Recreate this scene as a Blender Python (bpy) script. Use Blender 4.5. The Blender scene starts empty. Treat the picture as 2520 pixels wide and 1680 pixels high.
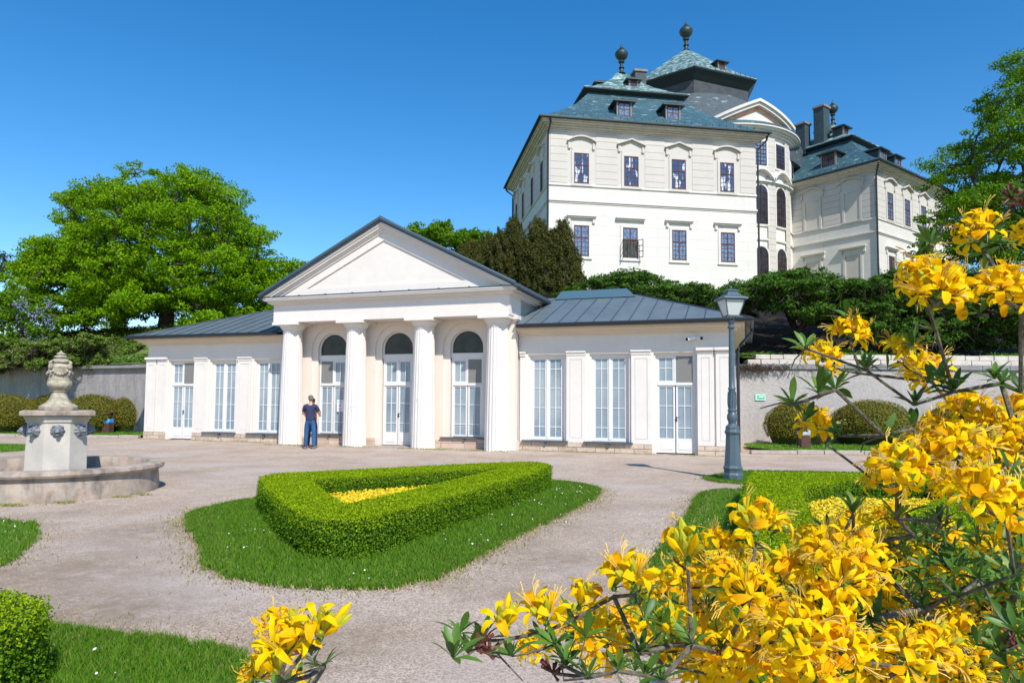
import bpy, bmesh, math, random
import numpy as np
from mathutils import Matrix, Vector
rad = math.radians
SC = bpy.context.scene
COL = SC.collection

# ------------------------------------------------------------------ camera
TH, RO, F, PPY, CH = rad(3.43), rad(.4), 1704.09, 886.93, 1.6
cd = bpy.data.cameras.new("camera"); cam = bpy.data.objects.new("camera", cd); COL.objects.link(cam)
fw = Vector((0, math.cos(TH), math.sin(TH))); r0 = Vector((1, 0, 0)); u0 = Vector((0, -math.sin(TH), math.cos(TH)))
RX = r0*math.cos(RO)+u0*math.sin(RO); UP = -r0*math.sin(RO)+u0*math.cos(RO)
cam.matrix_world = Matrix(((RX.x, UP.x, -fw.x, 0), (RX.y, UP.y, -fw.y, 0), (RX.z, UP.z, -fw.z, CH), (0, 0, 0, 1)))
cd.sensor_width = 36; cd.lens = F/2520*36; cd.shift_y = (PPY-840)/2520; cd.clip_end = 3000; cd.clip_start = .05
SC.camera = cam

# ------------------------------------------------------------------ sky + sun
SUN_EL = rad(46); sx, sy = .38, -.925; n_ = math.hypot(sx, sy); sx /= n_; sy /= n_
W = bpy.data.worlds.new("World"); SC.world = W; W.use_nodes = True
nt = W.node_tree; nt.nodes.clear()
sky = nt.nodes.new("ShaderNodeTexSky"); sky.sky_type = 'NISHITA'; sky.sun_disc = False
sky.sun_elevation = SUN_EL; sky.sun_rotation = math.atan2(sx, sy)
sky.air_density = 1.0; sky.dust_density = .12; sky.ozone_density = 2.5; sky.altitude = 100
hs = nt.nodes.new("ShaderNodeHueSaturation"); hs.inputs["Saturation"].default_value = 1.38
bg = nt.nodes.new("ShaderNodeBackground"); bg.inputs[1].default_value = .148
ow = nt.nodes.new("ShaderNodeOutputWorld")
nt.links.new(sky.outputs[0], hs.inputs["Color"]); nt.links.new(hs.outputs[0], bg.inputs[0]); nt.links.new(bg.outputs[0], ow.inputs[0])
sl = bpy.data.lights.new("sun", 'SUN'); sl.energy = 4.4; sl.angle = rad(.5); sl.color = (1, .955, .88)
so = bpy.data.objects.new("sun", sl); COL.objects.link(so)
dirv = Vector((-sx*math.cos(SUN_EL), -sy*math.cos(SUN_EL), -math.sin(SUN_EL)))
so.rotation_euler = dirv.to_track_quat('-Z', 'Y').to_euler(); so.location = (20, -30, 40)
vs = SC.view_settings; vs.view_transform = 'Standard'; vs.look = 'None'; vs.exposure = .34; vs.gamma = 1; vs.use_curve_mapping = False
SC.cycles.max_bounces = 8; SC.cycles.transparent_max_bounces = 8
SC.cycles.use_denoising = True

# ------------------------------------------------------------------ photo geometry -> world helpers
def ray(px, py):
    a = (px-1260)/F; b = -(py-PPY)/F
    return np.array(fw+RX*a+UP*b)
def atY(x, y, Y):            # x,y in a 2352 px wide reading of the view
    d = ray(x*1.0714, y*1.0714); return np.array([0, 0, CH])+d*(Y/d[1])
def G(x, y, z=0):
    d = ray(x*1.0714, y*1.0714); p = np.array([0, 0, CH])+d*((z-CH)/d[2]); return (float(p[0]), float(p[1]))

# ------------------------------------------------------------------ materials
MATS = {}
def mat(name, c1, c2=None, rough=.8, scale=3., contrast=(.35, .65), c3=None, scale3=30., amt3=.3, bump=0., bscale=40., spec=.3,
        metal=0., trans=0., island=None, stretch=(1, 1, 1), extra=None):
    if name in MATS: return MATS[name]
    m = bpy.data.materials.new(name); m.use_nodes = True; t = m.node_tree; N = t.nodes; L = t.links
    b = N["Principled BSDF"]; out = N["Material Output"]
    b.inputs["Roughness"].default_value = rough; b.inputs["Specular IOR Level"].default_value = spec; b.inputs["Metallic"].default_value = metal
    tc = N.new("ShaderNodeTexCoord"); mp = N.new("ShaderNodeMapping"); mp.inputs["Scale"].default_value = stretch
    L.new(tc.outputs["Object"], mp.inputs[0]); vec = mp.outputs[0]
    def noise(sc, det=4):
        n = N.new("ShaderNodeTexNoise"); n.inputs["Scale"].default_value = sc; n.inputs["Detail"].default_value = det; L.new(vec, n.inputs["Vector"]); return n.outputs["Fac"]
    def ramp(fac, a, bb):
        r = N.new("ShaderNodeMapRange"); r.inputs[1].default_value = a; r.inputs[2].default_value = bb; L.new(fac, r.inputs[0]); return r.outputs[0]
    def mix(fac, A, B, mode='MIX'):
        x = N.new("ShaderNodeMix"); x.data_type = 'RGBA'; x.blend_type = mode
        if isinstance(fac, (int, float)): x.inputs[0].default_value = fac
        else: L.new(fac, x.inputs[0])
        for s_, v_ in ((6, A), (7, B)):
            if isinstance(v_, tuple): x.inputs[s_].default_value = (*v_, 1)
            else: L.new(v_, x.inputs[s_])
        return x.outputs[2]
    col = c1
    if c2: col = mix(ramp(noise(scale), *contrast), c1, c2)
    if island:
        g = N.new("ShaderNodeNewGeometry"); cr = N.new("ShaderNodeValToRGB"); cr.color_ramp.interpolation = 'LINEAR'
        el = cr.color_ramp.elements; el[0].color = (*island[0], 1); el[1].color = (*island[-1], 1)
        for k in range(1, len(island)-1):
            e = el.new(k/(len(island)-1)); e.color = (*island[k], 1)
        L.new(g.outputs["Random Per Island"], cr.inputs[0])
        col = cr.outputs[0] if not c2 else mix(.55, cr.outputs[0], col)
    if c3:
        f = ramp(noise(scale3, 6), .4, .62); mm = N.new("ShaderNodeMath"); mm.operation = 'MULTIPLY'; mm.inputs[1].default_value = amt3
        L.new(f, mm.inputs[0]); col = mix(mm.outputs[0], col, c3)
    if extra: col = extra(N, L, tc, noise, ramp, mix, col, b)
    if isinstance(col, tuple): b.inputs["Base Color"].default_value = (*col, 1)
    else: L.new(col, b.inputs["Base Color"])
    if bump:
        bp = N.new("ShaderNodeBump"); bp.inputs["Strength"].default_value = bump; bp.inputs["Distance"].default_value = .02
        L.new(noise(bscale, 6), bp.inputs["Height"]); L.new(bp.outputs[0], b.inputs["Normal"])
    if trans:
        tr = N.new("ShaderNodeBsdfTranslucent"); ms = N.new("ShaderNodeMixShader"); ms.inputs[0].default_value = trans
        if isinstance(col, tuple): tr.inputs[0].default_value = (*col, 1)
        else: L.new(col, tr.inputs[0])
        L.new(b.outputs[0], ms.inputs[1]); L.new(tr.outputs[0], ms.inputs[2]); L.new(ms.outputs[0], out.inputs[0])
    MATS[name] = m; return m

def lines(axis, period, width, amt, colr=(.25, .22, .18)):     # joint lines every `period` metres along an object axis
    def f(N, L, tc, noise, ramp, mix, col, b):
        s = N.new("ShaderNodeSeparateXYZ"); L.new(tc.outputs["Object"], s.inputs[0])
        d = N.new("ShaderNodeMath"); d.operation = 'DIVIDE'; d.inputs[1].default_value = period; L.new(s.outputs[axis], d.inputs[0])
        fr = N.new("ShaderNodeMath"); fr.operation = 'FRACT'; L.new(d.outputs[0], fr.inputs[0])
        lt = N.new("ShaderNodeMath"); lt.operation = 'LESS_THAN'; lt.inputs[1].default_value = width/period; L.new(fr.outputs[0], lt.inputs[0])
        m2 = N.new("ShaderNodeMath"); m2.operation = 'MULTIPLY'; m2.inputs[1].default_value = amt; L.new(lt.outputs[0], m2.inputs[0])
        return mix(m2.outputs[0], col, colr)
    return f
def bricks(w, h, mortar, cm, rough_noise=.5):
    def f(N, L, tc, noise, ramp, mix, col, b):
        s = N.new("ShaderNodeSeparateXYZ"); L.new(tc.outputs["Object"], s.inputs[0])
        a = N.new("ShaderNodeMath"); L.new(s.outputs[0], a.inputs[0]); L.new(s.outputs[1], a.inputs[1])
        c = N.new("ShaderNodeCombineXYZ"); L.new(a.outputs[0], c.inputs[0]); L.new(s.outputs[2], c.inputs[1])
        t = N.new("ShaderNodeTexBrick"); L.new(c.outputs[0], t.inputs["Vector"]); t.inputs["Scale"].default_value = 1
        t.inputs["Brick Width"].default_value = w; t.inputs["Row Height"].default_value = h; t.inputs["Mortar Size"].default_value = mortar
        t.inputs["Color1"].default_value = (1, 1, 1, 1); t.inputs["Color2"].default_value = (.78, .74, .72, 1); t.inputs["Mortar"].default_value = (*cm, 1)
        return mix(1., col, t.outputs["Color"], 'MULTIPLY')
    return f
def bricksw(w, h, mortar, cm):
    def f(N, L, tc, noise, ramp, mix, col, b):
        s = N.new("ShaderNodeSeparateXYZ"); L.new(tc.outputs["Object"], s.inputs[0])
        a = N.new("ShaderNodeMath"); L.new(s.outputs[0], a.inputs[0]); L.new(s.outputs[1], a.inputs[1])
        c = N.new("ShaderNodeCombineXYZ"); L.new(a.outputs[0], c.inputs[0]); L.new(s.outputs[2], c.inputs[1])
        t = N.new("ShaderNodeTexBrick"); L.new(c.outputs[0], t.inputs["Vector"]); t.inputs["Scale"].default_value = 1
        t.inputs["Brick Width"].default_value = w; t.inputs["Row Height"].default_value = h; t.inputs["Mortar Size"].default_value = mortar
        t.inputs["Color1"].default_value = (1, 1, 1, 1); t.inputs["Color2"].default_value = (.96, .955, .95, 1); t.inputs["Mortar"].default_value = (*cm, 1)
        return mix(1., col, t.outputs["Color"], 'MULTIPLY')
    return f
def grid(N, L, tc, noise, ramp, mix, col, b):                    # fine security mesh behind the panes
    s = N.new("ShaderNodeSeparateXYZ"); L.new(tc.outputs["Object"], s.inputs[0]); r = []
    for ax in (0, 2):
        d = N.new("ShaderNodeMath"); d.operation = 'MULTIPLY'; d.inputs[1].default_value = 22; L.new(s.outputs[ax], d.inputs[0])
        fr = N.new("ShaderNodeMath"); fr.operation = 'FRACT'; L.new(d.outputs[0], fr.inputs[0])
        lt = N.new("ShaderNodeMath"); lt.operation = 'LESS_THAN'; lt.inputs[1].default_value = .28; L.new(fr.outputs[0], lt.inputs[0]); r.append(lt.outputs[0])
    mx = N.new("ShaderNodeMath"); mx.operation = 'MAXIMUM'; L.new(r[0], mx.inputs[0]); L.new(r[1], mx.inputs[1])
    m2 = N.new("ShaderNodeMath"); m2.operation = 'MULTIPLY'; m2.inputs[1].default_value = .35; L.new(mx.outputs[0], m2.inputs[0])
    return mix(m2.outputs[0], col, (.16, .22, .28))
def streaks(colr, amt, sc=(1.2, 1.2, .15), lo=.5, hi=.75):
    def f(N, L, tc, noise, ramp, mix, col, b):
        mp = N.new("ShaderNodeMapping"); mp.inputs["Scale"].default_value = sc; L.new(tc.outputs["Object"], mp.inputs[0])
        n = N.new("ShaderNodeTexNoise"); n.inputs["Scale"].default_value = 2.2; n.inputs["Detail"].default_value = 8; n.inputs["Roughness"].default_value = .7; L.new(mp.outputs[0], n.inputs["Vector"])
        r = ramp(n.outputs["Fac"], lo, hi); mm = N.new("ShaderNodeMath"); mm.operation = 'MULTIPLY'; mm.inputs[1].default_value = amt; L.new(r, mm.inputs[0])
        return mix(mm.outputs[0], col, colr)
    return f
def chain(*fs):
    def f(N, L, tc, noise, ramp, mix, col, b):
        for g in fs: col = g(N, L, tc, noise, ramp, mix, col, b)
        return col
    return f

M_STUCCO = mat("white_stucco", (.74, .69, .635), (.71, .655, .60), scale=1.2, rough=.85, c3=(.66, .60, .54), scale3=5, amt3=.25, bump=.05, bscale=60, extra=lambda *a: streaks((.56, .51, .46), .22, (1.5, 1.5, .2), .52, .75)(*a))
M_CREAM = mat("cream_stucco", (.72, .62, .50), (.68, .58, .47), scale=1.5, rough=.85, bump=.04, bscale=50)
M_JOIN = mat("white_joinery", (.74, .72, .69), (.70, .68, .65), scale=4, rough=.5, spec=.4)
M_PANE = mat("curtained_pane", (.19, .26, .32), (.34, .40, .44), scale=.9, rough=.12, spec=.6, extra=grid)
M_SCREEN = mat("fly_screen", (.24, .235, .23), (.33, .32, .31), scale=3, rough=.6)
M_DARKGLASS = mat("dark_glass", (.022, .019, .016), (.045, .04, .034), scale=3, rough=.18, spec=.35)  # lunettes: a slight grey reflection is mixed into the base colour
M_SILL = mat("lead_sill", (.07, .09, .11), rough=.45, spec=.5)
M_ROOFM = mat("grey_metal_roof", (.095, .125, .145), (.115, .145, .165), scale=.8, rough=.42, spec=.5, c3=(.16, .2, .21), scale3=3, amt3=.35)
M_GUT = mat("gutter_metal", (.014, .018, .024), rough=.4, spec=.5)
M_STONE = mat("sandstone_plinth", (.62, .51, .40), (.52, .40, .30), scale=4, rough=.9, c3=(.66, .56, .47), scale3=7, amt3=.7, bump=.6, bscale=14, extra=bricks(.62, .15, .012, (.42, .36, .32)))
M_CASTLE = mat("castle_plaster", (.68, .655, .61), (.63, .605, .56), scale=.5, rough=.9, c3=(.62, .56, .47), scale3=2.2, amt3=.3, bump=.08, bscale=8,
               extra=streaks((.5, .45, .38), .28))
M_CASTLE_J = mat("castle_jointed_plaster", (.575, .545, .495), (.535, .505, .455), scale=.5, rough=.9, c3=(.6, .54, .46), scale3=2.2, amt3=.25,
                 extra=chain(lines(2, .62, .05, .85, (.3, .26, .21)), streaks((.48, .43, .36), .25)))
M_CASTLE_L = mat("castle_white_stone", (.71, .685, .64), (.66, .635, .585), scale=.7, rough=.9, c3=(.70, .66, .6), scale3=2.5, amt3=.3,
                 extra=chain(bricksw(2.3, .80, .016, (.80, .77, .74)), streaks((.58, .53, .47), .25)))
M_CASTLE_U = mat("castle_upper_plaster", (.58, .55, .50), (.54, .51, .46), scale=.5, rough=.9, c3=(.55, .5, .43), scale3=2.2, amt3=.25, extra=streaks((.46, .42, .36), .3))
M_CORN = mat("castle_cornice_stone", (.64, .59, .51), (.55, .51, .44), scale=1.5, rough=.9, c3=(.45, .42, .36), scale3=4, amt3=.4)
M_SLATE = mat("verdigris_slate", (.028, .078, .098), (.05, .12, .145), scale=1.5, rough=.55, spec=.45, c3=(.03, .07, .085), scale3=8, amt3=.5, bump=.3, bscale=10,
              extra=chain(lines(2, .30, .05, .45, (.02, .05, .06)), streaks((.36, .52, .55), .7, (.5, .5, 2.6), .575, .66)))
M_SLATE2 = mat("pale_verdigris_slate", (.04, .09, .095), (.08, .16, .16), scale=2, rough=.6, spec=.4, bump=.3, bscale=10,
               extra=chain(lines(2, .30, .05, .4, (.03, .07, .07)), streaks((.46, .62, .58), .85, (.6, .6, 2.2), .50, .60)))
M_DSLATE = mat("dark_slate", (.045, .055, .062), (.065, .075, .08), scale=2, rough=.7, extra=lines(2, .28, .04, .4, (.02, .025, .03)))
M_EAVE = mat("dark_eave_metal", (.018, .03, .032), rough=.55)
M_COPPER = mat("dark_copper", (.012, .025, .025), (.02, .042, .042), scale=3, rough=.5, spec=.5)
M_BRF = mat("dark_brown_frame", (.045, .02, .018), rough=.5)
M_REDF = mat("red_brown_frame", (.11, .028, .022), rough=.55)
def curt(N, L, tc, noise, ramp, mix, col, b):
    n = N.new("ShaderNodeTexNoise"); n.inputs["Scale"].default_value = 1.1; n.inputs["Detail"].default_value = 3
    mp = N.new("ShaderNodeMapping"); mp.inputs["Scale"].default_value = (2.2, 2.2, .7); L.new(tc.outputs["Object"], mp.inputs[0]); L.new(mp.outputs[0], n.inputs["Vector"])
    return mix(ramp(n.outputs["Fac"], .53, .58), col, (.62, .66, .74))
M_CPANE = mat("castle_pane", (.03, .06, .12), (.05, .09, .17), scale=2, rough=.08, spec=1., extra=curt)
M_CPANE2 = mat("castle_plain_pane", (.06, .10, .17), (.10, .15, .23), scale=3, rough=.1, spec=1., c3=(.3, .37, .48), scale3=6, amt3=.5)
M_CPANE3 = mat("castle_brown_pane", (.022, .022, .028), (.05, .05, .065), scale=2, rough=.15, spec=.7)
M_BLIND = mat("blind_window_plaster", (.60, .56, .48), (.55, .51, .44), scale=1, rough=.9)
M_ORANGE = mat("orange_plaster", (.66, .30, .18), (.74, .46, .33), scale=1.5, rough=.9)
M_RW = mat("rough_grey_render", (.34, .31, .30), (.27, .25, .245), scale=.9, rough=.95, c3=(.45, .40, .37), scale3=16, amt3=.6, bump=.8, bscale=30,
           extra=streaks((.16, .145, .14), .6, (1.1, 1.1, .25), .45, .68))
M_RWL = mat("pale_render", (.40, .365, .34), (.34, .31, .29), scale=.9, rough=.95, c3=(.50, .465, .44), scale3=16, amt3=.6, bump=.8, bscale=30,
            extra=streaks((.33, .30, .285), .35, (.8, .8, .2), .48, .7))
M_COPE = mat("coping_stone", (.20, .20, .205), (.27, .26, .25), scale=3, rough=.9, bump=.4, bscale=20)
M_BLOCK = mat("pale_stone_block", (.58, .53, .46), (.48, .43, .37), scale=3, rough=.95, bump=.6, bscale=12)
M_KERB = mat("kerb_stone", (.44, .37, .31), (.34, .29, .25), scale=5, rough=.95, bump=.6, bscale=25)

def gravel_extra(N, L, tc, noise, ramp, mix, col, b):
    n = N.new("ShaderNodeTexVoronoi"); n.inputs["Scale"].default_value = 95; L.new(tc.outputs["Object"], n.inputs["Vector"])
    sv = N.new("ShaderNodeSeparateXYZ"); L.new(n.outputs["Color"], sv.inputs[0]); c = mix(.42, col, sv.outputs[0], 'OVERLAY')
    n2 = N.new("ShaderNodeTexNoise"); n2.inputs["Scale"].default_value = 9; n2.inputs["Detail"].default_value = 9; n2.inputs["Roughness"].default_value = .75; L.new(tc.outputs["Object"], n2.inputs["Vector"])
    mm = N.new("ShaderNodeMath"); mm.operation = 'MULTIPLY'; mm.inputs[1].default_value = .6; L.new(ramp(n2.outputs["Fac"], .52, .68), mm.inputs[0])
    c = mix(mm.outputs[0], c, (.30, .235, .18))
    n3 = N.new("ShaderNodeTexNoise"); n3.inputs["Scale"].default_value = .42; n3.inputs["Detail"].default_value = 5; L.new(tc.outputs["Object"], n3.inputs["Vector"])
    mm3 = N.new("ShaderNodeMath"); mm3.operation = 'MULTIPLY'; mm3.inputs[1].default_value = .6; L.new(ramp(n3.outputs["Fac"], .5, .66), mm3.inputs[0])
    c = mix(mm3.outputs[0], c, (.50, .425, .385))
    n4 = N.new("ShaderNodeTexNoise"); n4.inputs["Scale"].default_value = .3; n4.inputs["Detail"].default_value = 7; n4.inputs["Roughness"].default_value = .7; mp4 = N.new("ShaderNodeMapping"); mp4.inputs["Location"].default_value = (31, 7, 3); L.new(tc.outputs["Object"], mp4.inputs[0]); L.new(mp4.outputs[0], n4.inputs["Vector"])
    mm4 = N.new("ShaderNodeMath"); mm4.operation = 'MULTIPLY'; mm4.inputs[1].default_value = .5; L.new(ramp(n4.outputs["Fac"], .52, .64), mm4.inputs[0])
    c = mix(mm4.outputs[0], c, (.27, .20, .15)); sp = N.new("ShaderNodeSeparateXYZ"); L.new(tc.outputs["Object"], sp.inputs[0])
    for px_, py_, rr_ in ((-4.6, 6.1, 1.5), (-4.4, 8.6, .8), (-3.0, 5.3, .8), (-1.2, 4.7, .6), (.4, 7.2, .6), (1.6, 5.2, .5)):
        vd = N.new("ShaderNodeVectorMath"); vd.operation = 'DISTANCE'; L.new(tc.outputs["Object"], vd.inputs[0]); vd.inputs[1].default_value = (px_, py_, 0)
        rg = N.new("ShaderNodeMapRange"); rg.inputs[1].default_value = rr_*1.3; rg.inputs[2].default_value = rr_*.3; L.new(vd.outputs["Value"], rg.inputs[0])
        nn = N.new("ShaderNodeTexNoise"); nn.inputs["Scale"].default_value = 5; nn.inputs["Detail"].default_value = 9; nn.inputs["Roughness"].default_value = .8; L.new(tc.outputs["Object"], nn.inputs["Vector"])
        mu = N.new("ShaderNodeMath"); mu.operation = 'MULTIPLY'; L.new(rg.outputs[0], mu.inputs[0]); L.new(ramp(nn.outputs["Fac"], .36, .6), mu.inputs[1]); m5 = N.new("ShaderNodeMath"); m5.operation = 'MULTIPLY'; m5.inputs[1].default_value = .8; L.new(mu.outputs[0], m5.inputs[0])
        c = mix(m5.outputs[0], c, (.25, .185, .125))
    return c
M_GRAVEL = mat("pink_gravel", (.50, .40, .32), (.44, .335, .255), scale=.8, rough=.97, c3=(.36, .28, .22), scale3=3.2, amt3=.28, bump=.5, bscale=160, extra=gravel_extra, spec=.1)
M_LAWN = mat("lawn_turf", (.08, .17, .014), (.11, .22, .018), scale=2.5, rough=.95, c3=(.045, .11, .015), scale3=40, amt3=.6, bump=.5, bscale=120, spec=.1)
M_BLADE = mat("grass_blade", (.1, .2, .02), rough=.7, trans=.35, island=[(.055, .15, .007), (.095, .23, .011), (.15, .30, .016), (.11, .25, .012), (.22, .28, .05)], spec=.2)
M_DRY = mat("dry_grass_blade", (.3, .2, .1), rough=.9, island=[(.28, .22, .11), (.42, .34, .2), (.2, .22, .07), (.33, .22, .13)], spec=.1)
M_HILL = mat("hill_turf", (.085, .15, .028), (.14, .20, .045), scale=.8, rough=.97, c3=(.20, .17, .09), scale3=2.4, amt3=.5, bump=.8, bscale=18, spec=.1)
M_SHADE_SOIL = mat("soil_painted_shade", (.007, .005, .004), (.016, .012, .01), scale=2, rough=1., bump=.7, bscale=10)  # near black: shade under the junipers is put into this colour
M_BARK = mat("bark", (.10, .08, .06), (.06, .048, .038), scale=6, rough=.95, bump=.8, bscale=25, stretch=(1, 1, .3))
M_TWIG = mat("azalea_bark", (.115, .09, .07), (.06, .048, .038), scale=30, rough=.9, c3=(.24, .25, .17), scale3=60, amt3=.5, bump=.5, bscale=120)
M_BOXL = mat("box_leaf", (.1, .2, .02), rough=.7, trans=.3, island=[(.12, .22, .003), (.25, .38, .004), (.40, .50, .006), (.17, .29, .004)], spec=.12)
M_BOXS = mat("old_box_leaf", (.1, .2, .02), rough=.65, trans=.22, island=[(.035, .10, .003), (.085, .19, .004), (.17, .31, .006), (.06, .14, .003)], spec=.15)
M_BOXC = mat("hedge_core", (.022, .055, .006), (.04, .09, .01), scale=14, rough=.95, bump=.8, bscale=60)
M_YEW = mat("yew_needles", (.05, .05, .01), rough=.75, trans=.12, island=[(.035, .045, .008), (.07, .078, .014), (.11, .105, .02), (.05, .06, .01)], spec=.2)
M_YEWB = mat("topiary_needles", (.06, .07, .01), rough=.8, trans=.12, island=[(.07, .09, .006), (.16, .155, .012), (.28, .20, .02), (.11, .125, .009)], spec=.2)
M_JUN = mat("juniper_sprays", (.05, .1, .02), rough=.75, trans=.15, island=[(.018, .055, .006), (.045, .11, .010), (.09, .185, .016), (.03, .08, .009)], spec=.1)
M_TREE = mat("bright_leaf", (.1, .25, .02), rough=.65, trans=.42, island=[(.08, .19, .003), (.16, .33, .004), (.28, .46, .006), (.11, .25, .004)], spec=.12)
M_TREE2 = mat("green_leaf", (.08, .2, .02), rough=.55, trans=.42, island=[(.05, .14, .004), (.11, .24, .006), (.19, .34, .009), (.07, .18, .005)], spec=.12)
M_PINE = mat("pine_needles", (.02, .05, .02), rough=.8, island=[(.015, .035, .018), (.03, .06, .028)], spec=.2)
M_IVY = mat("ground_cover_leaf", (.1, .2, .03), rough=.6, trans=.25, island=[(.08, .18, .02), (.16, .28, .035), (.06, .13, .02), (.2, .32, .05)], spec=.3)
M_LILAC = mat("lilac_blossom", (.4, .35, .6), rough=.8, trans=.2, island=[(.24, .24, .50), (.36, .36, .60)])
M_TW2 = mat("dead_twig", (.10, .07, .055), (.05, .035, .028), scale=8, rough=.95)

# ------------------------------------------------------------------ mesh helpers
def tag(o, label=None, cat=None, group=None, kind=None):
    if label: o["label"] = label
    if cat: o["category"] = cat
    if group: o["group"] = group
    if kind: o["kind"] = kind
    return o
def empty(name, loc=(0, 0, 0), rz=0., label=None, cat=None, group=None):
    o = bpy.data.objects.new(name, None); COL.objects.link(o); o.location = loc; o.rotation_euler = (0, 0, rz); o.empty_display_size = .2
    return tag(o, label, cat, group)
def link_mesh(name, me, m, parent=None):
    o = bpy.data.objects.new(name, me); COL.objects.link(o)
    if m is not None:
        for x in (m if isinstance(m, (list, tuple)) else [m]): me.materials.append(x)
    if parent: o.parent = parent
    return o
class MB:
    def __init__(s, M=None): s.v = []; s.f = []; s.mi = []; s.cur = 0; s.M = M
    def add(s, vs_, fs):
        b = len(s.v)
        for p in vs_:
            s.v.append(tuple(s.M @ Vector(p)) if s.M else tuple(p))
        for f in fs: s.f.append([b+i for i in f]); s.mi.append(s.cur)
        return s
    def box(s, x0, x1, y0, y1, z0, z1):
        return s.add([(x0, y0, z0), (x1, y0, z0), (x1, y1, z0), (x0, y1, z0), (x0, y0, z1), (x1, y0, z1), (x1, y1, z1), (x0, y1, z1)],
                     [(0, 3, 2, 1), (4, 5, 6, 7), (0, 1, 5, 4), (1, 2, 6, 5), (2, 3, 7, 6), (3, 0, 4, 7)])
    def prism(s, poly, z0, z1):
        n = len(poly); return s.add([(x, y, z0) for x, y in poly]+[(x, y, z1) for x, y in poly],
                     [tuple(range(n-1, -1, -1)), tuple(range(n, 2*n))]+[(i, (i+1) % n, n+(i+1) % n, n+i) for i in range(n)])
    def xprism(s, poly, y0, y1):      # polygon in x,z extruded along y
        n = len(poly); return s.add([(x, y0, z) for x, z in poly]+[(x, y1, z) for x, z in poly],
                     [tuple(range(n)), tuple(range(2*n-1, n-1, -1))]+[((i+1) % n, i, n+i, n+(i+1) % n) for i in range(n)])
    def lathe(s, prof, n=24, c=(0, 0), mod=None, a0=0, a1=2*math.pi):
        full = abs(a1-a0-2*math.pi) < 1e-6; cnt = n if full else n+1; vs_ = []
        for r, z in prof:
            for i in range(cnt):
                a = a0+(a1-a0)*i/n; rr = r*(mod(a, z) if mod else 1); vs_.append((c[0]+rr*math.cos(a), c[1]+rr*math.sin(a), z))
        fs = []
        for k in range(len(prof)-1):
            for i in range(n):
                j = (i+1) % cnt; fs.append((k*cnt+i, k*cnt+j, (k+1)*cnt+j, (k+1)*cnt+i))
        if full: fs.append(tuple(range(cnt-1, -1, -1))); fs.append(tuple(range((len(prof)-1)*cnt, len(prof)*cnt)))
        return s.add(vs_, fs)
    def tube(s, pts, rs, n=6):
        pts = [Vector(p) for p in pts]
        if isinstance(rs, (int, float)): rs = [rs]*len(pts)
        vs_ = []; up = Vector((.13, .21, 1)).normalized()
        for i, p in enumerate(pts):
            t = (pts[min(i+1, len(pts)-1)]-pts[max(i-1, 0)])
            if t.length < 1e-9: t = Vector((0, 0, 1))
            t.normalize(); a = t.cross(up if abs(t.dot(up)) < .95 else Vector((1, 0, 0))); a.normalize(); b = t.cross(a)
            for k in range(n):
                q = 2*math.pi*k/n; vs_.append(p+(a*math.cos(q)+b*math.sin(q))*rs[i])
        fs = [(i*n+k, i*n+(k+1) % n, (i+1)*n+(k+1) % n, (i+1)*n+k) for i in range(len(pts)-1) for k in range(n)]
        fs += [tuple(range(n-1, -1, -1)), tuple(range((len(pts)-1)*n, len(pts)*n))]
        return s.add(vs_, fs)
    def ball(s, c, r, n=12, sq=(1, 1, 1)):
        prof = []; m = n//2
        vs_ = []; fs = []
        for k in range(m+1):
            t = math.pi*k/m
            for i in range(n):
                a = 2*math.pi*i/n; vs_.append((c[0]+r*sq[0]*math.sin(t)*math.cos(a), c[1]+r*sq[1]*math.sin(t)*math.sin(a), c[2]+r*sq[2]*math.cos(t)))
        for k in range(m):
            for i in range(n): fs.append((k*n+i, (k+1)*n+i, (k+1)*n+(i+1) % n, k*n+(i+1) % n))
        return s.add(vs_, fs)
    def build(s, name, m, parent=None, smooth=False, bevel=0.):
        me = bpy.data.meshes.new(name); me.from_pydata(s.v, [], s.f)
        if any(s.mi): me.polygons.foreach_set("material_index", s.mi)
        if smooth: me.polygons.foreach_set("use_smooth", [True]*len(s.f))
        me.validate(); me.update()
        bm = bmesh.new(); bm.from_mesh(me); bmesh.ops.recalc_face_normals(bm, faces=bm.faces); bm.to_mesh(me); bm.free()
        o = link_mesh(name, me, m, parent)
        if smooth:
            try: me.set_sharp_from_angle(angle=rad(40))
            except Exception: pass
        if bevel:
            b = o.modifiers.new("bevel", 'BEVEL'); b.width = bevel; b.segments = 2; b.limit_method = 'ANGLE'
        return o
def poly_mesh(name, V, nper, m, parent=None, smooth=False):       # V: (k*nper,3) array of separate nper-gons
    V = np.asarray(V, np.float32); nv = len(V); nf = nv//nper
    me = bpy.data.meshes.new(name); me.vertices.add(nv); me.vertices.foreach_set("co", V.ravel())
    me.loops.add(nv); me.loops.foreach_set("vertex_index", np.arange(nv, dtype=np.int32))
    me.polygons.add(nf); me.polygons.foreach_set("loop_start", np.arange(0, nv, nper, dtype=np.int32))
    try: me.polygons.foreach_set("loop_total", np.full(nf, nper, np.int32))
    except Exception: pass
    me.update(calc_edges=True); me.validate()
    return link_mesh(name, me, m, parent)
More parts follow.
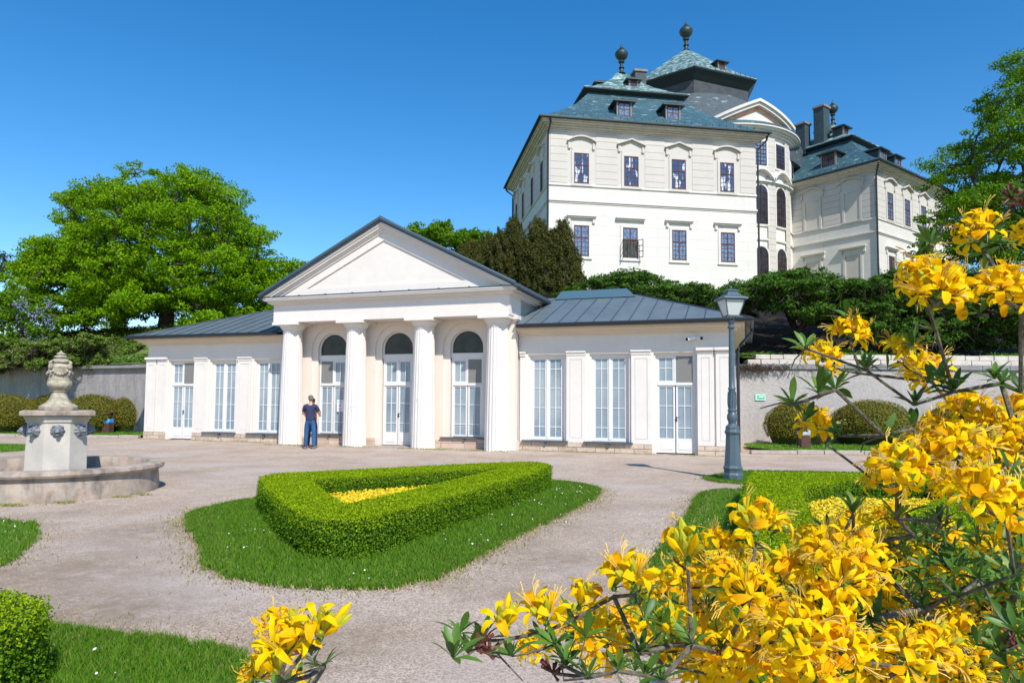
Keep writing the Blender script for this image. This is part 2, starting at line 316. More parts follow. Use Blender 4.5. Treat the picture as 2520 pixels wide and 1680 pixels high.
def leaves(name, P, N, size, m, parent=None, aspect=1.7, jit=.7, seed=1, droop=0.):
    R = np.random.default_rng(seed); n = len(P); P = np.asarray(P, float); N = np.asarray(N, float)
    N = N/np.maximum(np.linalg.norm(N, axis=1, keepdims=True), 1e-6)+R.normal(0, jit, (n, 3)); N /= np.linalg.norm(N, axis=1, keepdims=True)
    T = R.normal(0, 1, (n, 3)); T[:, 2] -= droop; T -= (T*N).sum(1, keepdims=True)*N; T /= np.linalg.norm(T, axis=1, keepdims=True); B = np.cross(N, T)
    s = (size*R.uniform(.6, 1.3, n))[:, None]; V = np.empty((n, 4, 3))
    V[:, 0] = P-T*s*.5; V[:, 1] = P+B*s*.5/aspect; V[:, 2] = P+T*s*.5; V[:, 3] = P-B*s*.5/aspect
    return poly_mesh(name, V.reshape(-1, 3), 4, m, parent)
def inpoly(P, poly):
    poly = np.asarray(poly); x, y = P[:, 0], P[:, 1]; c = np.zeros(len(P), bool); n = len(poly)
    for i in range(n):
        x1, y1 = poly[i]; x2, y2 = poly[(i+1) % n]
        if y1 == y2: continue
        c ^= ((y1 > y) != (y2 > y)) & (x < (x2-x1)*(y-y1)/(y2-y1)+x1)
    return c
def chaikin(poly, k=2):
    for _ in range(k):
        o = []
        for i in range(len(poly)):
            a = np.array(poly[i], float); b = np.array(poly[(i+1) % len(poly)], float); o += [tuple(a*.75+b*.25), tuple(a*.25+b*.75)]
        poly = o
    return poly
def scatter(poly, n, R, hole=None):
    a = np.array(poly); lo, hi = a.min(0), a.max(0); out = []; c = 0
    while c < n:
        P = R.uniform(lo, hi, (n*2, 2)); k = inpoly(P, poly)
        if hole is not None: k &= ~inpoly(P, hole)
        out.append(P[k]); c += k.sum()
        if not k.any(): break
    return np.concatenate(out)[:n]

# ------------------------------------------------------------------ terrain
def wall_y(x):
    x = np.asarray(x, float)
    return np.where(x < -14.2, 30.4-(x+14.2)*.447, np.where(x < 8.9, 30.4-(x+14.2)*2.4/23.1, 28.0))
def sst(t): t = np.clip(t, 0, 1); return t*t*(3-2*t)
def hill_z(x, y):
    d = np.maximum(y-wall_y(x), 0)
    zl = 3.15+np.minimum(.40*d, 2.2+.05*d); zl = np.minimum(zl, 6.4)
    zr = 3.45+.09*np.minimum(d, 6)+.33*np.clip(d-6, 0, 20.5); zr = np.minimum(zr, 10.4)
    w = sst((np.asarray(x)+9)/10)
    return zl*(1-w)+zr*w
m = MB(); m.add([(-900, -200, 0), (900, -200, 0), (900, 900, 0), (-900, 900, 0)], [(0, 1, 2, 3)])
tag(m.build("ground", M_GRAVEL), kind="structure")
xs = np.concatenate([np.linspace(-400, -60, 12), np.linspace(-56, 60, 150), np.linspace(64, 400, 12)])
ds = np.concatenate([np.linspace(0.25, 30, 70), np.linspace(32, 300, 20)])
X, D = np.meshgrid(xs, ds, indexing='ij'); Y = wall_y(X)+D; RR = np.random.default_rng(5)
Z = hill_z(X, Y)+.10*np.sin(X*1.3+Y*.7)*np.sin(Y*1.1-X*.4)*np.minimum(D, 1)+RR.normal(0, .03, X.shape)*(D > 1)
nx, nd = X.shape; me = bpy.data.meshes.new("hillside")
me.from_pydata([tuple(p) for p in np.stack([X, Y, Z], -1).reshape(-1, 3)], [], [(i*nd+j, (i+1)*nd+j, (i+1)*nd+j+1, i*nd+j+1) for i in range(nx-1) for j in range(nd-1)])
me.polygons.foreach_set("use_smooth", [True]*len(me.polygons)); tag(link_mesh("hillside", me, M_HILL), kind="structure")

def lawn(name, poly, n, h, seed, z=.012, fringe=1200, hole=None, bw=.006):
    fringe = int(fringe*1.9)
    R = np.random.default_rng(seed); p = chaikin(poly, 2); q = []
    for i in range(len(p)):                                   # ragged edge
        a, b = np.array(p[i]), np.array(p[(i+1) % len(p)]); L_ = np.linalg.norm(b-a); k = max(1, int(L_/.09))
        for t in range(k): q.append(a+(b-a)*t/k+R.normal(0, .022, 2))
    me = bpy.data.meshes.new(name); me.from_pydata([(x, y, z) for x, y in q], [], [tuple(range(len(q)))]); o = tag(link_mesh(name, me, M_LAWN), kind="structure")
    P = scatter(p, n, R, hole); edge = []
    def blades(nm, P, h, mt, bw):
        n = len(P); a = R.uniform(0, 6.283, n); hh = h*R.uniform(.5, 1.25, n); lean = R.normal(0, .45, (n, 2))*hh[:, None]
        V = np.zeros((n, 3, 3)); w = bw*R.uniform(.7, 1.4, n)
        V[:, 0, 0] = P[:, 0]-np.cos(a)*w; V[:, 0, 1] = P[:, 1]-np.sin(a)*w; V[:, 1, 0] = P[:, 0]+np.cos(a)*w; V[:, 1, 1] = P[:, 1]+np.sin(a)*w
        V[:, 2, :2] = P+lean; V[:, 2, 2] = hh; V[:, :, 2] += z-.003
        return tag(poly_mesh(nm, V.reshape(-1, 3), 3, mt), kind="stuff")
    b = blades("grass", P, h, M_BLADE, bw)
    qa = np.array(q); i = R.integers(0, len(qa), fringe); F_ = qa[i]+R.normal(0, .10, (fringe, 2))*R.uniform(.3, 2.6, (fringe, 1))
    blades("dry_grass", F_, h*.55, M_DRY, bw*1.1)
    i = R.integers(0, len(qa), fringe*2); F_ = qa[i]+R.normal(0, .03, (fringe*2, 2)); blades("edge_grass", F_, h*.9, M_BLADE, bw)
    return o
c_lawn = [(-4.51, 9.84), (-4.34, 10.67), (-4.1, 11.35), (-3.7, 11.9), (.3, 14.3), (1.2, 13.9), (1.69, 12.84), (1.04, 10.7), (.04, 8.42), (-.55, 6.68), (-.9, 6.05), (-1.53, 5.98), (-2.18, 6.16), (-2.7, 6.49), (-2.99, 6.97), (-3.4, 7.79), (-3.96, 8.7)]
lawn("lawn", c_lawn, 110000, .055, 1, fringe=9000)
lawn("lawn", [(3.5, 12.9), (4.7, 12.9), (9, 12.6), (12, 9), (8, 5), (3, 3.2), (1.0, 4.2), (.85, 5.2), (1.4, 6.9), (2.63, 10.15)], 50000, .055, 2, fringe=5000)
lawn("lawn", [(3.9, 14.7), (4.5, 13.75), (6.5, 13.7), (11, 13.3), (14, 13.2), (14, 15.3), (8.1, 16.2), (5.6, 16.6), (4.9, 15.9)], 26000, .05, 3, fringe=2500)
lawn("lawn", [(-12, 10.6), (-6.53, 9.1), (-6.0, 8.9), (-5.7, 8.4), (-5.18, 7.51), (-4.75, 6.3), (-6, 5), (-12, 5)], 30000, .05, 4, fringe=2500)
lawn("lawn", [(-6, 5.6), (-4.2, 5.1), (-3.19, 4.95), (-2.9, 4.85), (-2.5, 4.73), (-1.94, 4.58), (-1.6, 4.35), (-1.5, 3.9), (-1.55, 2.6), (-6, 2.6)], 70000, .05, 5, fringe=5000, bw=.004)
lawn("lawn", [(-28, 25.2), (-17.4, 24.6), (-15.6, 23.3), (-14.9, 21.7), (-15.2, 20.6), (-17.5, 20.6), (-28, 22)], 9000, .05, 6, fringe=600, bw=.01)
# strips under the retaining walls, with stone kerbs
lawn("lawn", [(-15.1, 28.75), (-22, 29.25), (-34, 32), (-34, 39.2), (-26.5, 35.8), (-14.3, 30.3)], 16000, .07, 7, z=.11, fringe=300, bw=.012)
lawn("lawn", [(7.75, 22.45), (12, 22.45), (16, 21.0), (26, 18.5), (30, 27.9), (9.2, 27.9)], 22000, .07, 8, z=.11, fringe=300, bw=.010)
def kerb(pts, seed):
    R = random.Random(seed); k = MB()
    for a, b in zip(pts[:-1], pts[1:]):
        a, b = Vector((*a, 0)), Vector((*b, 0)); L_ = (b-a).length; t = 0; d = (b-a)/L_; nrm = Vector((-d.y, d.x, 0))
        while t < L_-.05:
            l = min(R.uniform(.8, 1.5), L_-t); k.M = Matrix(((d.x, nrm.x, 0, a.x+d.x*t), (d.y, nrm.y, 0, a.y+d.y*t), (0, 0, 1, 0), (0, 0, 0, 1)))
            o = R.uniform(-.015, .015); k.box(.008, l-.008, -.10+o, .12+o, 0, .13+R.uniform(-.015, .012)); t += l
    return tag(k.build("kerb", M_KERB, bevel=.015), kind="structure")
kerb([(-34, 31.9), (-22, 29.1), (-15.3, 28.6)], 1); kerb([(7.65, 22.3), (12, 22.3), (16, 20.85), (26, 18.4)], 2)

def wall_run(name, pts, z1, m, cope, label, cz=.16, cw=.2, cat="wall"):
    e = empty(name, (*pts[0], 0), 0, label, cat); o = Vector((*pts[0], 0)); k = MB(); c = MB()
    for a, b in zip(pts[:-1], pts[1:]):
        a, b = Vector((*a, 0)), Vector((*b, 0)); L_ = (b-a).length; d = (b-a)/L_; nr = Vector((-d.y, d.x, 0)); a -= o
        mm = Matrix(((d.x, nr.x, 0, a.x), (d.y, nr.y, 0, a.y), (0, 0, 1, 0), (0, 0, 0, 1))); k.M = mm; c.M = mm
        N_ = max(1, int(L_/1.1)); k.box(0, L_, -.02, .5, 0, z1)
        for i in range(N_): c.box(L_*i/N_+.006, L_*(i+1)/N_-.006, -cw, .55, z1+.004, z1+cz+.012*math.sin(i*2.3))
    k.build("wall_body", m, e); c.build("coping", cope, e, bevel=.02); return e
WL = wall_run("retaining_wall", [(-46, 44.6), (-26.5, 35.9), (-14.25, 30.45)], 3.02, M_RW, M_COPE, "weathered grey retaining wall with stone coping behind the fountain")
WR = wall_run("retaining_wall", [(8.95, 28.0), (19, 28.0), (40, 28.0)], 3.0, M_RWL, M_COPE, "pale rendered retaining wall with green sign behind the lamp post", cz=.2, cw=.1)
k = MB(); R = random.Random(8)
for row in range(2):
    x = 9.6+row*.35
    while x < 38:
        l = R.uniform(.45, .85); k.box(x, x+l-.02, 28.12+row*.08+R.uniform(-.02, .02), 28.6, 3.21+row*.21, 3.21+row*.21+.195+R.uniform(-.01, .01)); x += l
k2 = k.build("stone_edging", M_BLOCK, bevel=.02); k2.parent = WR; k2.location = (-8.95, -28, 0)
# dry creeper hanging over the wall top
k = MB()
for i in range(260):
    x = 9.1+abs(R.gauss(0, 1.1)); z = 3.18+R.uniform(-.25, .02)
    pts = [(x, 27.84, z)]
    for j in range(3): pts.append((pts[-1][0]+R.uniform(-.14, .14), 27.80-R.uniform(0, .1), pts[-1][2]+R.uniform(-.14, .07)))
    k.tube(pts, [.012, .009, .006, .003], 4)
for x0, z0 in ((12.0, 2.75), (12.35, 2.6)):
    pts = [(x0, 27.95, 3.1)]
    for j in range(6): pts.append((pts[-1][0]+R.uniform(-.14, .16), 27.93, pts[-1][2]-.12))
    k.tube(pts, [.02, .016, .012, .01, .008, .006, .004], 4)
tag(k.build("dry_creeper", M_TW2), "tangle of dry brown creeper hanging over the wall coping by the downpipe", "creeper")

# ------------------------------------------------------------------ garden pavilion
PAV = empty("garden_pavilion", (-4.32, 24.363, 0), rad(-18.67), "low white neoclassical garden pavilion with four fluted columns and grey metal roofs", "building")
VW = .56
# wings: solid body with openings
def wing(sg):
    ops = [(4.95, 6.22, .35, 3.2), (7.05, 8.34, .35, 3.2), (9.12, 10.42, 0.02, 3.2)]
    k = MB(); xs = [4.6]+[v for o in ops for v in o[:2]]+[11.5]
    def bx(a, b, *r):
        a, b = (a, b) if sg > 0 else (-b, -a); k.box(a, b, *r)
    for i in range(0, len(xs), 2): bx(xs[i], xs[i+1], VW, 1.0, .0, 3.3)
    for a, b, z0, z1 in ops:
        bx(a, b, VW, 1.0, z1, 3.3)
        if z0 > .1: bx(a, b, VW, 1.0, 0, z0-.03)
    bx(4.6, 11.5, VW, 7.9, 3.3, 4.1); bx(4.6, 11.5, 1.0, 7.9, 0, 3.3)
    k.build("wall", M_STUCCO, PAV)
    # stepped inner jambs
    k = MB()
    for a, b, z0, z1 in ops:
        bx(a, a+.05, VW+.07, 1.0-.002, z0-.03, z1); bx(b-.05, b, VW+.07, 1.0-.002, z0-.03, z1); bx(a+.05, b-.05, VW+.07, 1.0-.002, z1-.05, z1)
    k.build("window_reveal", M_STUCCO, PAV)
    # plinth
    k = MB()
    for a, b in ((4.65, 9.06), (10.47, 11.54)): bx(a, b, VW-.075, VW+.2, 0, .30)
    if sg > 0: bx(11.3, 11.54, VW+.2, 7.9, 0, .3)
    else: bx(11.3, 11.54, VW+.2, 7.9, 0, .3)
    k.build("plinth", M_STONE, PAV)
    # pilasters with sunk panels
    for a, b in ((4.68, 4.86), (6.29, 6.92), (8.42, 9.04), (10.47, 10.94), (11.02, 11.52)):
        k = MB(); z0, z1 = .30, 3.15
        w = b-a
        if w < .3: bx(a, b, VW-.05, VW, z0, z1)
        else:
            i = .11; bx(a, a+i, VW-.07, VW, z0, z1); bx(b-i, b, VW-.07, VW, z0, z1); bx(a+i, b-i, VW-.07, VW, z0, z0+.15); bx(a+i, b-i, VW-.07, VW, z1-.13, z1); bx(a+i, b-i, VW-.05, VW, z0+.15, z1-.13)
            bx(a+i+.015, b-i-.015, VW-.064, VW-.05, z0+.165, z1-.145)
        d = .03 if b < 10.4 else .06
        top = 3.29 if b < 10.4 else 3.33
        bx(a-.012, b+.012, VW-.09, VW, 3.15, 3.19); bx(a-.006, b+.006, VW-.075, VW, 3.19, 3.24); bx(a-d*.6, b+d*.4, VW-.09-d, VW, 3.24, top)
        k.build("pilaster", M_STUCCO, PAV)
    # stepped cornice under the eaves
    k = MB()
    for j, (pj, z0, z1) in enumerate(((.06, 3.80, 3.86), (.16, 3.86, 3.93), (.27, 3.93, 4.0), (.38, 4.0, 4.085))):
        bx(4.64, 11.5+pj, VW-pj, VW+.1, z0, z1); bx(11.4, 11.5+pj, VW+.1, 7.9, z0, z1)
    k.build("cornice", M_CREAM, PAV)
wing(1); wing(-1)

def casement(par, u0, u1, z0, z1, v, cols, rows, pane, bar=.022, st=.055):
    k = MB(); k.box(u0, u0+st, v, v+.05, z0, z1); k.box(u1-st, u1, v, v+.05, z0, z1); k.box(u0+st, u1-st, v, v+.05, z1-st, z1); k.box(u0+st, u1-st, v, v+.05, z0, z0+st)
    a, b, c, d = u0+st, u1-st, z0+st, z1-st
    for i in range(1, cols): x = a+(b-a)*i/cols; k.box(x-bar/2, x+bar/2, v+.008, v+.045, c, d)
    for f in rows: z = d-(d-c)*f; k.box(a, b, v+.01, v+.043, z-bar/2, z+bar/2)
    k.build("casement", M_JOIN, par)
    g = MB(); g.box(a, b, v+.028, v+.034, c, d); g.build("pane", pane, par)
def handle(par, u, z, v):
    k = MB(); k.box(u-.02, u+.02, v-.012, v, z-.1, z+.06); k.tube([(u, v-.012, z+.03), (u, v-.06, z+.03), (u+.11, v-.06, z+.035)], .012, 6); k.ball((u, v-.02, z-.06), .018, 8)
    k.build("handle", M_GUT, par)
def tall_window(u0, u1):
    k = MB(); v = VW+.14; c = (u0+u1)/2
    k.box(u0, u0+.06, v, v+.1, .35, 3.15); k.box(u1-.06, u1, v, v+.1, .35, 3.15); k.box(u0+.06, u1-.06, v, v+.1, 3.09, 3.15); k.box(u0+.06, u1-.06, v, v+.1, .35, .40); k.box(c-.03, c+.03, v-.01, v+.1, .40, 3.09)
    w = k.build("window", M_JOIN, PAV)
    for a, b in ((u0+.062, c-.032), (c+.032, u1-.062)): casement(w, a, b, .402, 3.088, v+.02, 2, (.125, .375, .625, .872), M_PANE)
    k = MB(); k.box(u0-.22, u1+.18, VW-.17, VW+.13, .295, .345); k.box(c-.04, c+.04, VW-.15, VW-.09, .2, .29); k.build("sill", M_SILL, w)
for sg in (1, -1):
    for a, b in ((5.0, 6.17), (7.1, 8.29)): tall_window(*((a, b) if sg > 0 else (-b, -a)))
def double_door(uc, hw, v, ztop, leafglass, tr_rows, arch=False, screen=None, sill=False):
    u0, u1 = uc-hw, uc+hw; k = MB(); z0 = .04 if not sill else .37
    k.box(u0, u0+.05, v, v+.1, z0, ztop); k.box(u1-.05, u1, v, v+.1, z0, ztop); k.box(u0+.05, u1-.05, v, v+.1, ztop-.06, ztop); k.box(u0+.05, u1-.05, v-.015, v+.1, 2.17, 2.25); k.box(uc-.025, uc+.025, v, v+.1, 2.25, ztop-.06)
    w = k.build("door" if not sill else "window", M_JOIN, PAV)
    for i, (a, b) in enumerate(((u0+.052, uc-.026), (uc+.026, u1-.052))):
        casement(w, a, b, 2.252, ztop-.062, v+.02, 2, tr_rows, M_PANE)
        if screen == i:
            s_ = MB(); s_.box(a+.01, b-.01, v+.004, v+.012, 2.26, ztop-.07)
            s_.build("fly_screen", M_SCREEN2, w)
        if sill: casement(w, a, b+(0 if i else .02), z0+.03, 2.168, v+.02, 2, leafglass, M_PANE)
        else:
            casement(w, a, b+(0 if i else .02), .44, 2.168, v+.02, 2, leafglass, M_PANE)
            p = MB(); p.box(a, b+(0 if i else .02), v+.02, v+.07, z0, .438); p.box(a+.08, b-.06, v+.008, v+.02, z0+.1, .36); p.build("door_panel", M_JOIN, w)
    if not sill: handle(w, uc+.03, 1.12, v+.02)
    return w
# a fly screen is see-through gauze
M_SCREEN2 = bpy.data.materials.new("gauze"); M_SCREEN2.use_nodes = True
_t = M_SCREEN2.node_tree; _b = _t.nodes["Principled BSDF"]; _b.inputs["Base Color"].default_value = (.27, .26, .245, 1); _tr = _t.nodes.new("ShaderNodeBsdfTransparent"); _mx = _t.nodes.new("ShaderNodeMixShader"); _mx.inputs[0].default_value = .66
_t.links.new(_tr.outputs[0], _mx.inputs[1]); _t.links.new(_b.outputs[0], _mx.inputs[2]); _t.links.new(_mx.outputs[0], _t.nodes["Material Output"].inputs[0])
for sg in (1, -1):
    double_door(sg*9.77, .60, VW+.14, 3.15, (.367, .795), (.45,), screen=1)
# central block
def arch_wall(k, u0, u1, z0, z1, uc, r, zs, v, dep, n=28):
    fr = lambda x, z, y=v: (x, y, z)
    def q(a, b, c, d): k.add([a, b, c, d], [(0, 1, 2, 3)])
    q(fr(u0, z0), fr(uc-r, z0), fr(uc-r, zs), fr(u0, zs)); q(fr(uc+r, z0), fr(u1, z0), fr(u1, zs), fr(uc+r, zs))
    pts = [(uc-r*math.cos(math.pi*i/n), zs+r*math.sin(math.pi*i/n)) for i in range(n+1)]
    q(fr(u0, zs), fr(uc-r, zs), fr(uc-r, z1), fr(u0, z1)); q(fr(uc+r, zs), fr(u1, zs), fr(u1, z1), fr(uc+r, z1))
    for (x1, zz1), (x2, zz2) in zip(pts[:-1], pts[1:]):
        q(fr(x1, zz1), fr(x2, zz2), fr(x2, z1), fr(x1, z1)); q((x1, v, zz1), (x1, v+dep, zz1), (x2, v+dep, zz2), (x2, v, zz2))
    q((uc-r, v, z0), (uc-r, v+dep, z0), (uc-r, v+dep, zs), (uc-r, v, zs)); q((uc+r, v, z0), (uc+r, v, zs), (uc+r, v+dep, zs), (uc+r, v+dep, z0))
k = MB()
for i, uc in enumerate((-2.7, 0, 2.7)):
    a = -4.6 if i == 0 else uc-1.35; b = 4.6 if i == 2 else uc+1.35
    z0 = .02
    arch_wall(k, a, b, z0, 4.47, uc, .86, 3.5, .47, .10); arch_wall(k, uc-.9, uc+.9, z0, 4.45, uc, .62, 3.5, .57, .22)
k.box(-4.6, 4.6, .80, 7.9, 0, 5.1); k.box(-4.62, -4.05, .2, .46, .3, 4.3); k.box(4.05, 4.62, .2, .46, .3, 4.3)
for s in (-1, 1): k.box(min(s*4.0, s*4.68), max(s*4.0, s*4.68), .13, .46, 4.3, 4.36); k.box(min(s*3.96, s*4.72), max(s*3.96, s*4.72), .09, .46, 4.362, 4.455); k.box(min(s*3.98, s*4.67), max(s*3.98, s*4.67), .12, .46, 0, .3)
k.build("wall", mat("portico_wall_stucco", (.73, .655, .58), (.71, .63, .55), scale=1.2, rough=.85), PAV)
MSS = mat("sandstone_smooth", (.62, .49, .40), (.56, .42, .34), scale=3, rough=.9, bump=.3, bscale=20, extra=bricks(.9, .17, .008, (.5, .42, .36)))
for uc in (-2.7, 2.7):
    k = MB(); k.box(uc-.86, uc+.86, .44, .79, 0, .33); k.build("plinth", MSS, PAV)
for a, b in ((-4.0, -3.57), (-1.83, -.8), (.8, 1.83), (3.57, 4.0)): k = MB(); k.box(a, b, .44, .5, 0, .28); k.build("plinth", MSS, PAV)
for i, uc in enumerate((-2.7, 0, 2.7)):
    w = double_door(uc, .585, .66, 3.14, (.36, .80) if i == 1 else (.37, .78), (), screen={0: 0, 2: 1}.get(i), sill=(i != 1))
    k = MB(); k.box(uc-.62, uc+.62, .655, .76, 3.14, 3.30)
    n = 24; ro, ri = .62, .575
    for j in range(n):
        a0, a1 = math.pi*j/n, math.pi*(j+1)/n
        P4 = [(uc+r*math.cos(a), 3.5+r*math.sin(a)) for r, a in ((ri, a0), (ro, a0), (ro, a1), (ri, a1))]
        k.add([(x, .67, z) for x, z in P4]+[(x, .74, z) for x, z in P4], [(0, 1, 2, 3), (0, 3, 7, 4), (1, 2, 6, 5)])
    k.box(uc-.62, uc-.575, .67, .74, 3.3, 3.5); k.box(uc+.575, uc+.62, .67, .74, 3.3, 3.5)
    k.build("arch_frame", M_JOIN, w)
    k = MB(); k.add([(uc+.6*math.cos(math.pi*j/n), .72, 3.5+.6*math.sin(math.pi*j/n)) for j in range(n+1)]+[(uc-.6, .72, 3.28), (uc+.6, .72, 3.28)], [tuple(range(n+3))]); k.build("lunette", M_DARKGLASS, w)
    if i != 1:
        k = MB(); k.box(uc-.9, uc+.7, .36, .66, .335, .375); k.box(uc-.04, uc+.04, .38, .43, .26, .33); k.build("sill", M_SILL, w)
# columns
for i in range(4):
    uc = (i-1.5)*2.7; k = MB()
    fl = lambda a, z: 1-.055*(.5-.5*math.cos(20*a))**1.5 if z < 4.08 else 1
    prof = [(.42-.08*(t**1.5), .02+4.06*t) for t in [j/14 for j in range(15)]]
    k.lathe([(.425, 0)]+prof, 160, (uc, 0), fl)
    sh = k.build("column", M_STUCCO, PAV, smooth=True)
    k = MB(); k.lathe([(.342, 4.08), (.355, 4.10), (.355, 4.12), (.345, 4.125), (.345, 4.17), (.37, 4.20), (.43, 4.27), (.47, 4.335), (.475, 4.355)], 48, (uc, 0)); k.box(uc-.53, uc+.53, -.53, .53, 4.357, 4.455)
    k.build("capital", M_STUCCO, sh, smooth=True)
    if i < 3:   # scuffed dirt patches keep their own shape
        pass
# entablature, cornice, pediment
k = MB(); k.box(-4.6, 4.6, -.43, .44, 4.458, 5.1); k.box(-4.6, -4.1, .44, 7.9, 4.458, 5.1); k.box(4.1, 4.6, .44, 7.9, 4.458, 5.1)
k.box(-4.09, 4.09, .44, .8, 4.47, 5.0)
k.build("entablature", M_STUCCO, PAV)
k = MB()
for pj, z0, z1 in ((.06, 5.1, 5.14), (.15, 5.142, 5.20), (.18, 5.202, 5.235), (.28, 5.237, 5.29), (.31, 5.292, 5.34)):
    k.box(-4.6-pj, 4.6+pj, -.43-pj, 7.9, z0, z1)
k.build("cornice", M_STUCCO, PAV)
k = MB(); k.box(-4.88, 4.88, -.76, -.38, 5.342, 5.37)
for i in range(9): k.box(-4.4+i*1.1-.02, -4.4+i*1.1+.02, -.765, -.4, 5.37, 5.392)
k.build("cornice_flashing", M_SILL, PAV)
SL = 2.44/4.86                                    # roof pitch
def rz(u, base=5.36): return base+SL*(4.86-abs(u))
k = MB(); k.xprism([(-4.7, 5.372), (4.7, 5.372), (0, 5.372+SL*4.7)], -.50, 1.0)
def tri(k, s, v, z0=5.43):    # triangle ring groove, s = inset factor
    pass
k.build("tympanum", M_STUCCO, PAV)
# raised border leaving a sunk triangular field
zb = 5.372; A_ = (-4.66, zb), (4.66, zb), (0, zb+SL*4.66); q0 = 5.63; B_ = [(-3.12, q0), (3.12, q0), (0, q0+SL*3.12)]
k = MB()
for i in range(3):
    j = (i+1) % 3; k.add([(A_[i][0], -.55, A_[i][1]), (A_[j][0], -.55, A_[j][1]), (B_[j][0], -.55, B_[j][1]), (B_[i][0], -.55, B_[i][1])]+[(B_[j][0], -.502, B_[j][1]), (B_[i][0], -.502, B_[i][1])], [(0, 1, 2, 3), (3, 2, 4, 5)])
k.build("tympanum_border", M_STUCCO, PAV)
k = MB()
for s in (-1, 1):
    for v0, t0, t1 in ((-.60, -.31, -.24), (-.65, -.24, -.17), (-.73, -.17, -.095), (-.78, -.093, -.015)):
        poly = [(0, rz(0)+t0), (s*4.84, rz(4.84)+t0), (s*4.84, rz(4.84)+t1), (0, rz(0)+t1)]
        poly = [(x, max(z, 5.373)) for x, z in poly]
        if t0 < -.0: poly = [(0, rz(0)+t0), (s*(4.86-(.013-t0)/SL), 5.373), (s*(4.86-max(0, (.013-t1))/SL), 5.373), (0, rz(0)+t1)]
        k.xprism(poly, v0, -.45)
k.build("raking_cornice", M_STUCCO, PAV)
k = MB()
for s in (-1, 1): k.xprism([(0, rz(0)), (s*4.94, rz(4.94)), (s*4.94, rz(4.94)+.11), (0, rz(0)+.12)], -.86, 8.3)
for s in (-1, 1):
    v = -.7
    for j in range(16):
        a = Vector((0, v, rz(0)+.12)); b = Vector((s*4.94, v, rz(4.94)+.115)); k.tube([a, b], .014, 4); v += .57
    k.tube([(0, -.86, rz(0)+.10), (s*4.94, -.86, rz(4.94)+.09)], .06, 6)
k.tube([(0, -.86, rz(0)+.14), (0, 8.3, rz(0)+.14)], .05, 6)
k.build("gable_roof", mat("blue_roof_metal", (.05, .085, .115), (.065, .10, .13), scale=1, rough=.42, spec=.5), PAV)
for s in (-1, 1):
    k = MB(); k.tube([(s*4.99, -.6, 5.27), (s*4.99, 8.3, 5.27)], .065, 8); k.xprism([(s*4.86, 5.30), (s*4.94, 5.30), (s*4.94, 5.34), (s*4.86, 5.34)], -.75, 8.2)
    k.build("gutter", M_GUT, PAV, smooth=True)
# hipped wing roof
EA, EZ, RG = 12.05, 4.17, 5.62; V0, V1 = .02, 8.0; VM = (V0+V1)/2; HU = EA-(VM-V0)
sl = (RG-EZ)/(VM-V0); M_SEAM = mat("roof_seam", (.045, .06, .075), rough=.5)
for sg in (1, -1):
    I0 = 4.62; k = MB(); k.add([(sg*I0, V0, EZ), (sg*EA, V0, EZ), (sg*EA, V1, EZ), (sg*I0, V1, EZ), (sg*I0, VM, RG), (sg*HU, VM, RG)], [(0, 1, 5, 4), (1, 2, 5), (2, 3, 4, 5), (0, 4, 3), (0, 3, 2, 1)])
    rf = k.build("hipped_roof", M_ROOFM, PAV); k = MB()
    u = I0+.35
    while u < EA:
        d = min(VM-V0, EA-abs(u)); k.tube([(sg*u, V0, EZ+.012), (sg*u, V0+d, EZ+sl*d+.012)], .016, 4); k.tube([(sg*u, V1, EZ+.012), (sg*u, V1-d, EZ+sl*d+.012)], .016, 4); u += .575
    v = V0+.4
    while v < V1:
        d = min(v-V0, V1-v); k.tube([(sg*EA, v, EZ+.012), (sg*(EA-d), v, EZ+sl*d+.012)], .016, 4); v += .575
    for vv in (V0, V1): k.tube([(sg*EA, vv, EZ+.015), (sg*HU, VM, RG+.015)], .024, 6)
    k.build("seams", M_SEAM, rf)
for s in (-1, 1):
    a, b = (5.15, 7.75) if s > 0 else (-7.75, -5.15)
    k = MB(); k.add([(a-.1, VM-.42, RG-.12), (b+.35, VM-.42, RG-.12), (b+.35, VM+.42, RG-.12), (a-.1, VM+.42, RG-.12), (a+.12, VM-.2, RG+.22), (b, VM-.2, RG+.22), (b, VM+.2, RG+.22), (a+.12, VM+.2, RG+.22)],
          [(0, 1, 5, 4), (1, 2, 6, 5), (2, 3, 7, 6), (3, 0, 4, 7), (4, 5, 6, 7)]); k.build("ridge_vent", mat("ridge_metal", (.06, .12, .16), rough=.4, spec=.5), PAV)
for s in (-1, 1):
    k = MB()
    k.tube([(s*4.72, V0-.05, EZ-.045), (s*(EA+.05), V0-.05, EZ-.045)], .062, 8); k.tube([(s*(EA+.05), V0-.05, EZ-.045), (s*(EA+.05), V1+.05, EZ-.045)], .062, 8)
    k.box(min(s*4.7, s*EA), max(s*4.7, s*EA), V0+.01, V0+.14, EZ-.10, EZ-.006)
    k.box(min(s*(EA-.12), s*EA), max(s*(EA-.12), s*EA), V0+.14, V1, EZ-.10, EZ-.006)
    k.build("gutter", M_GUT, PAV, smooth=True)
k = MB(); k.tube([(12.1, 2.5, 4.1), (12.1, 2.5, 3.95), (11.75, 1.75, 3.5), (11.66, 1.6, 3.3), (11.66, 1.6, .05)], .05, 8)
k.build("downpipe", M_GUT, PAV, smooth=True)
k = MB(); k.box(-1.0, 1.0, -.1, .45, 0, .03); k.build("doorstep", M_KERB, PAV)

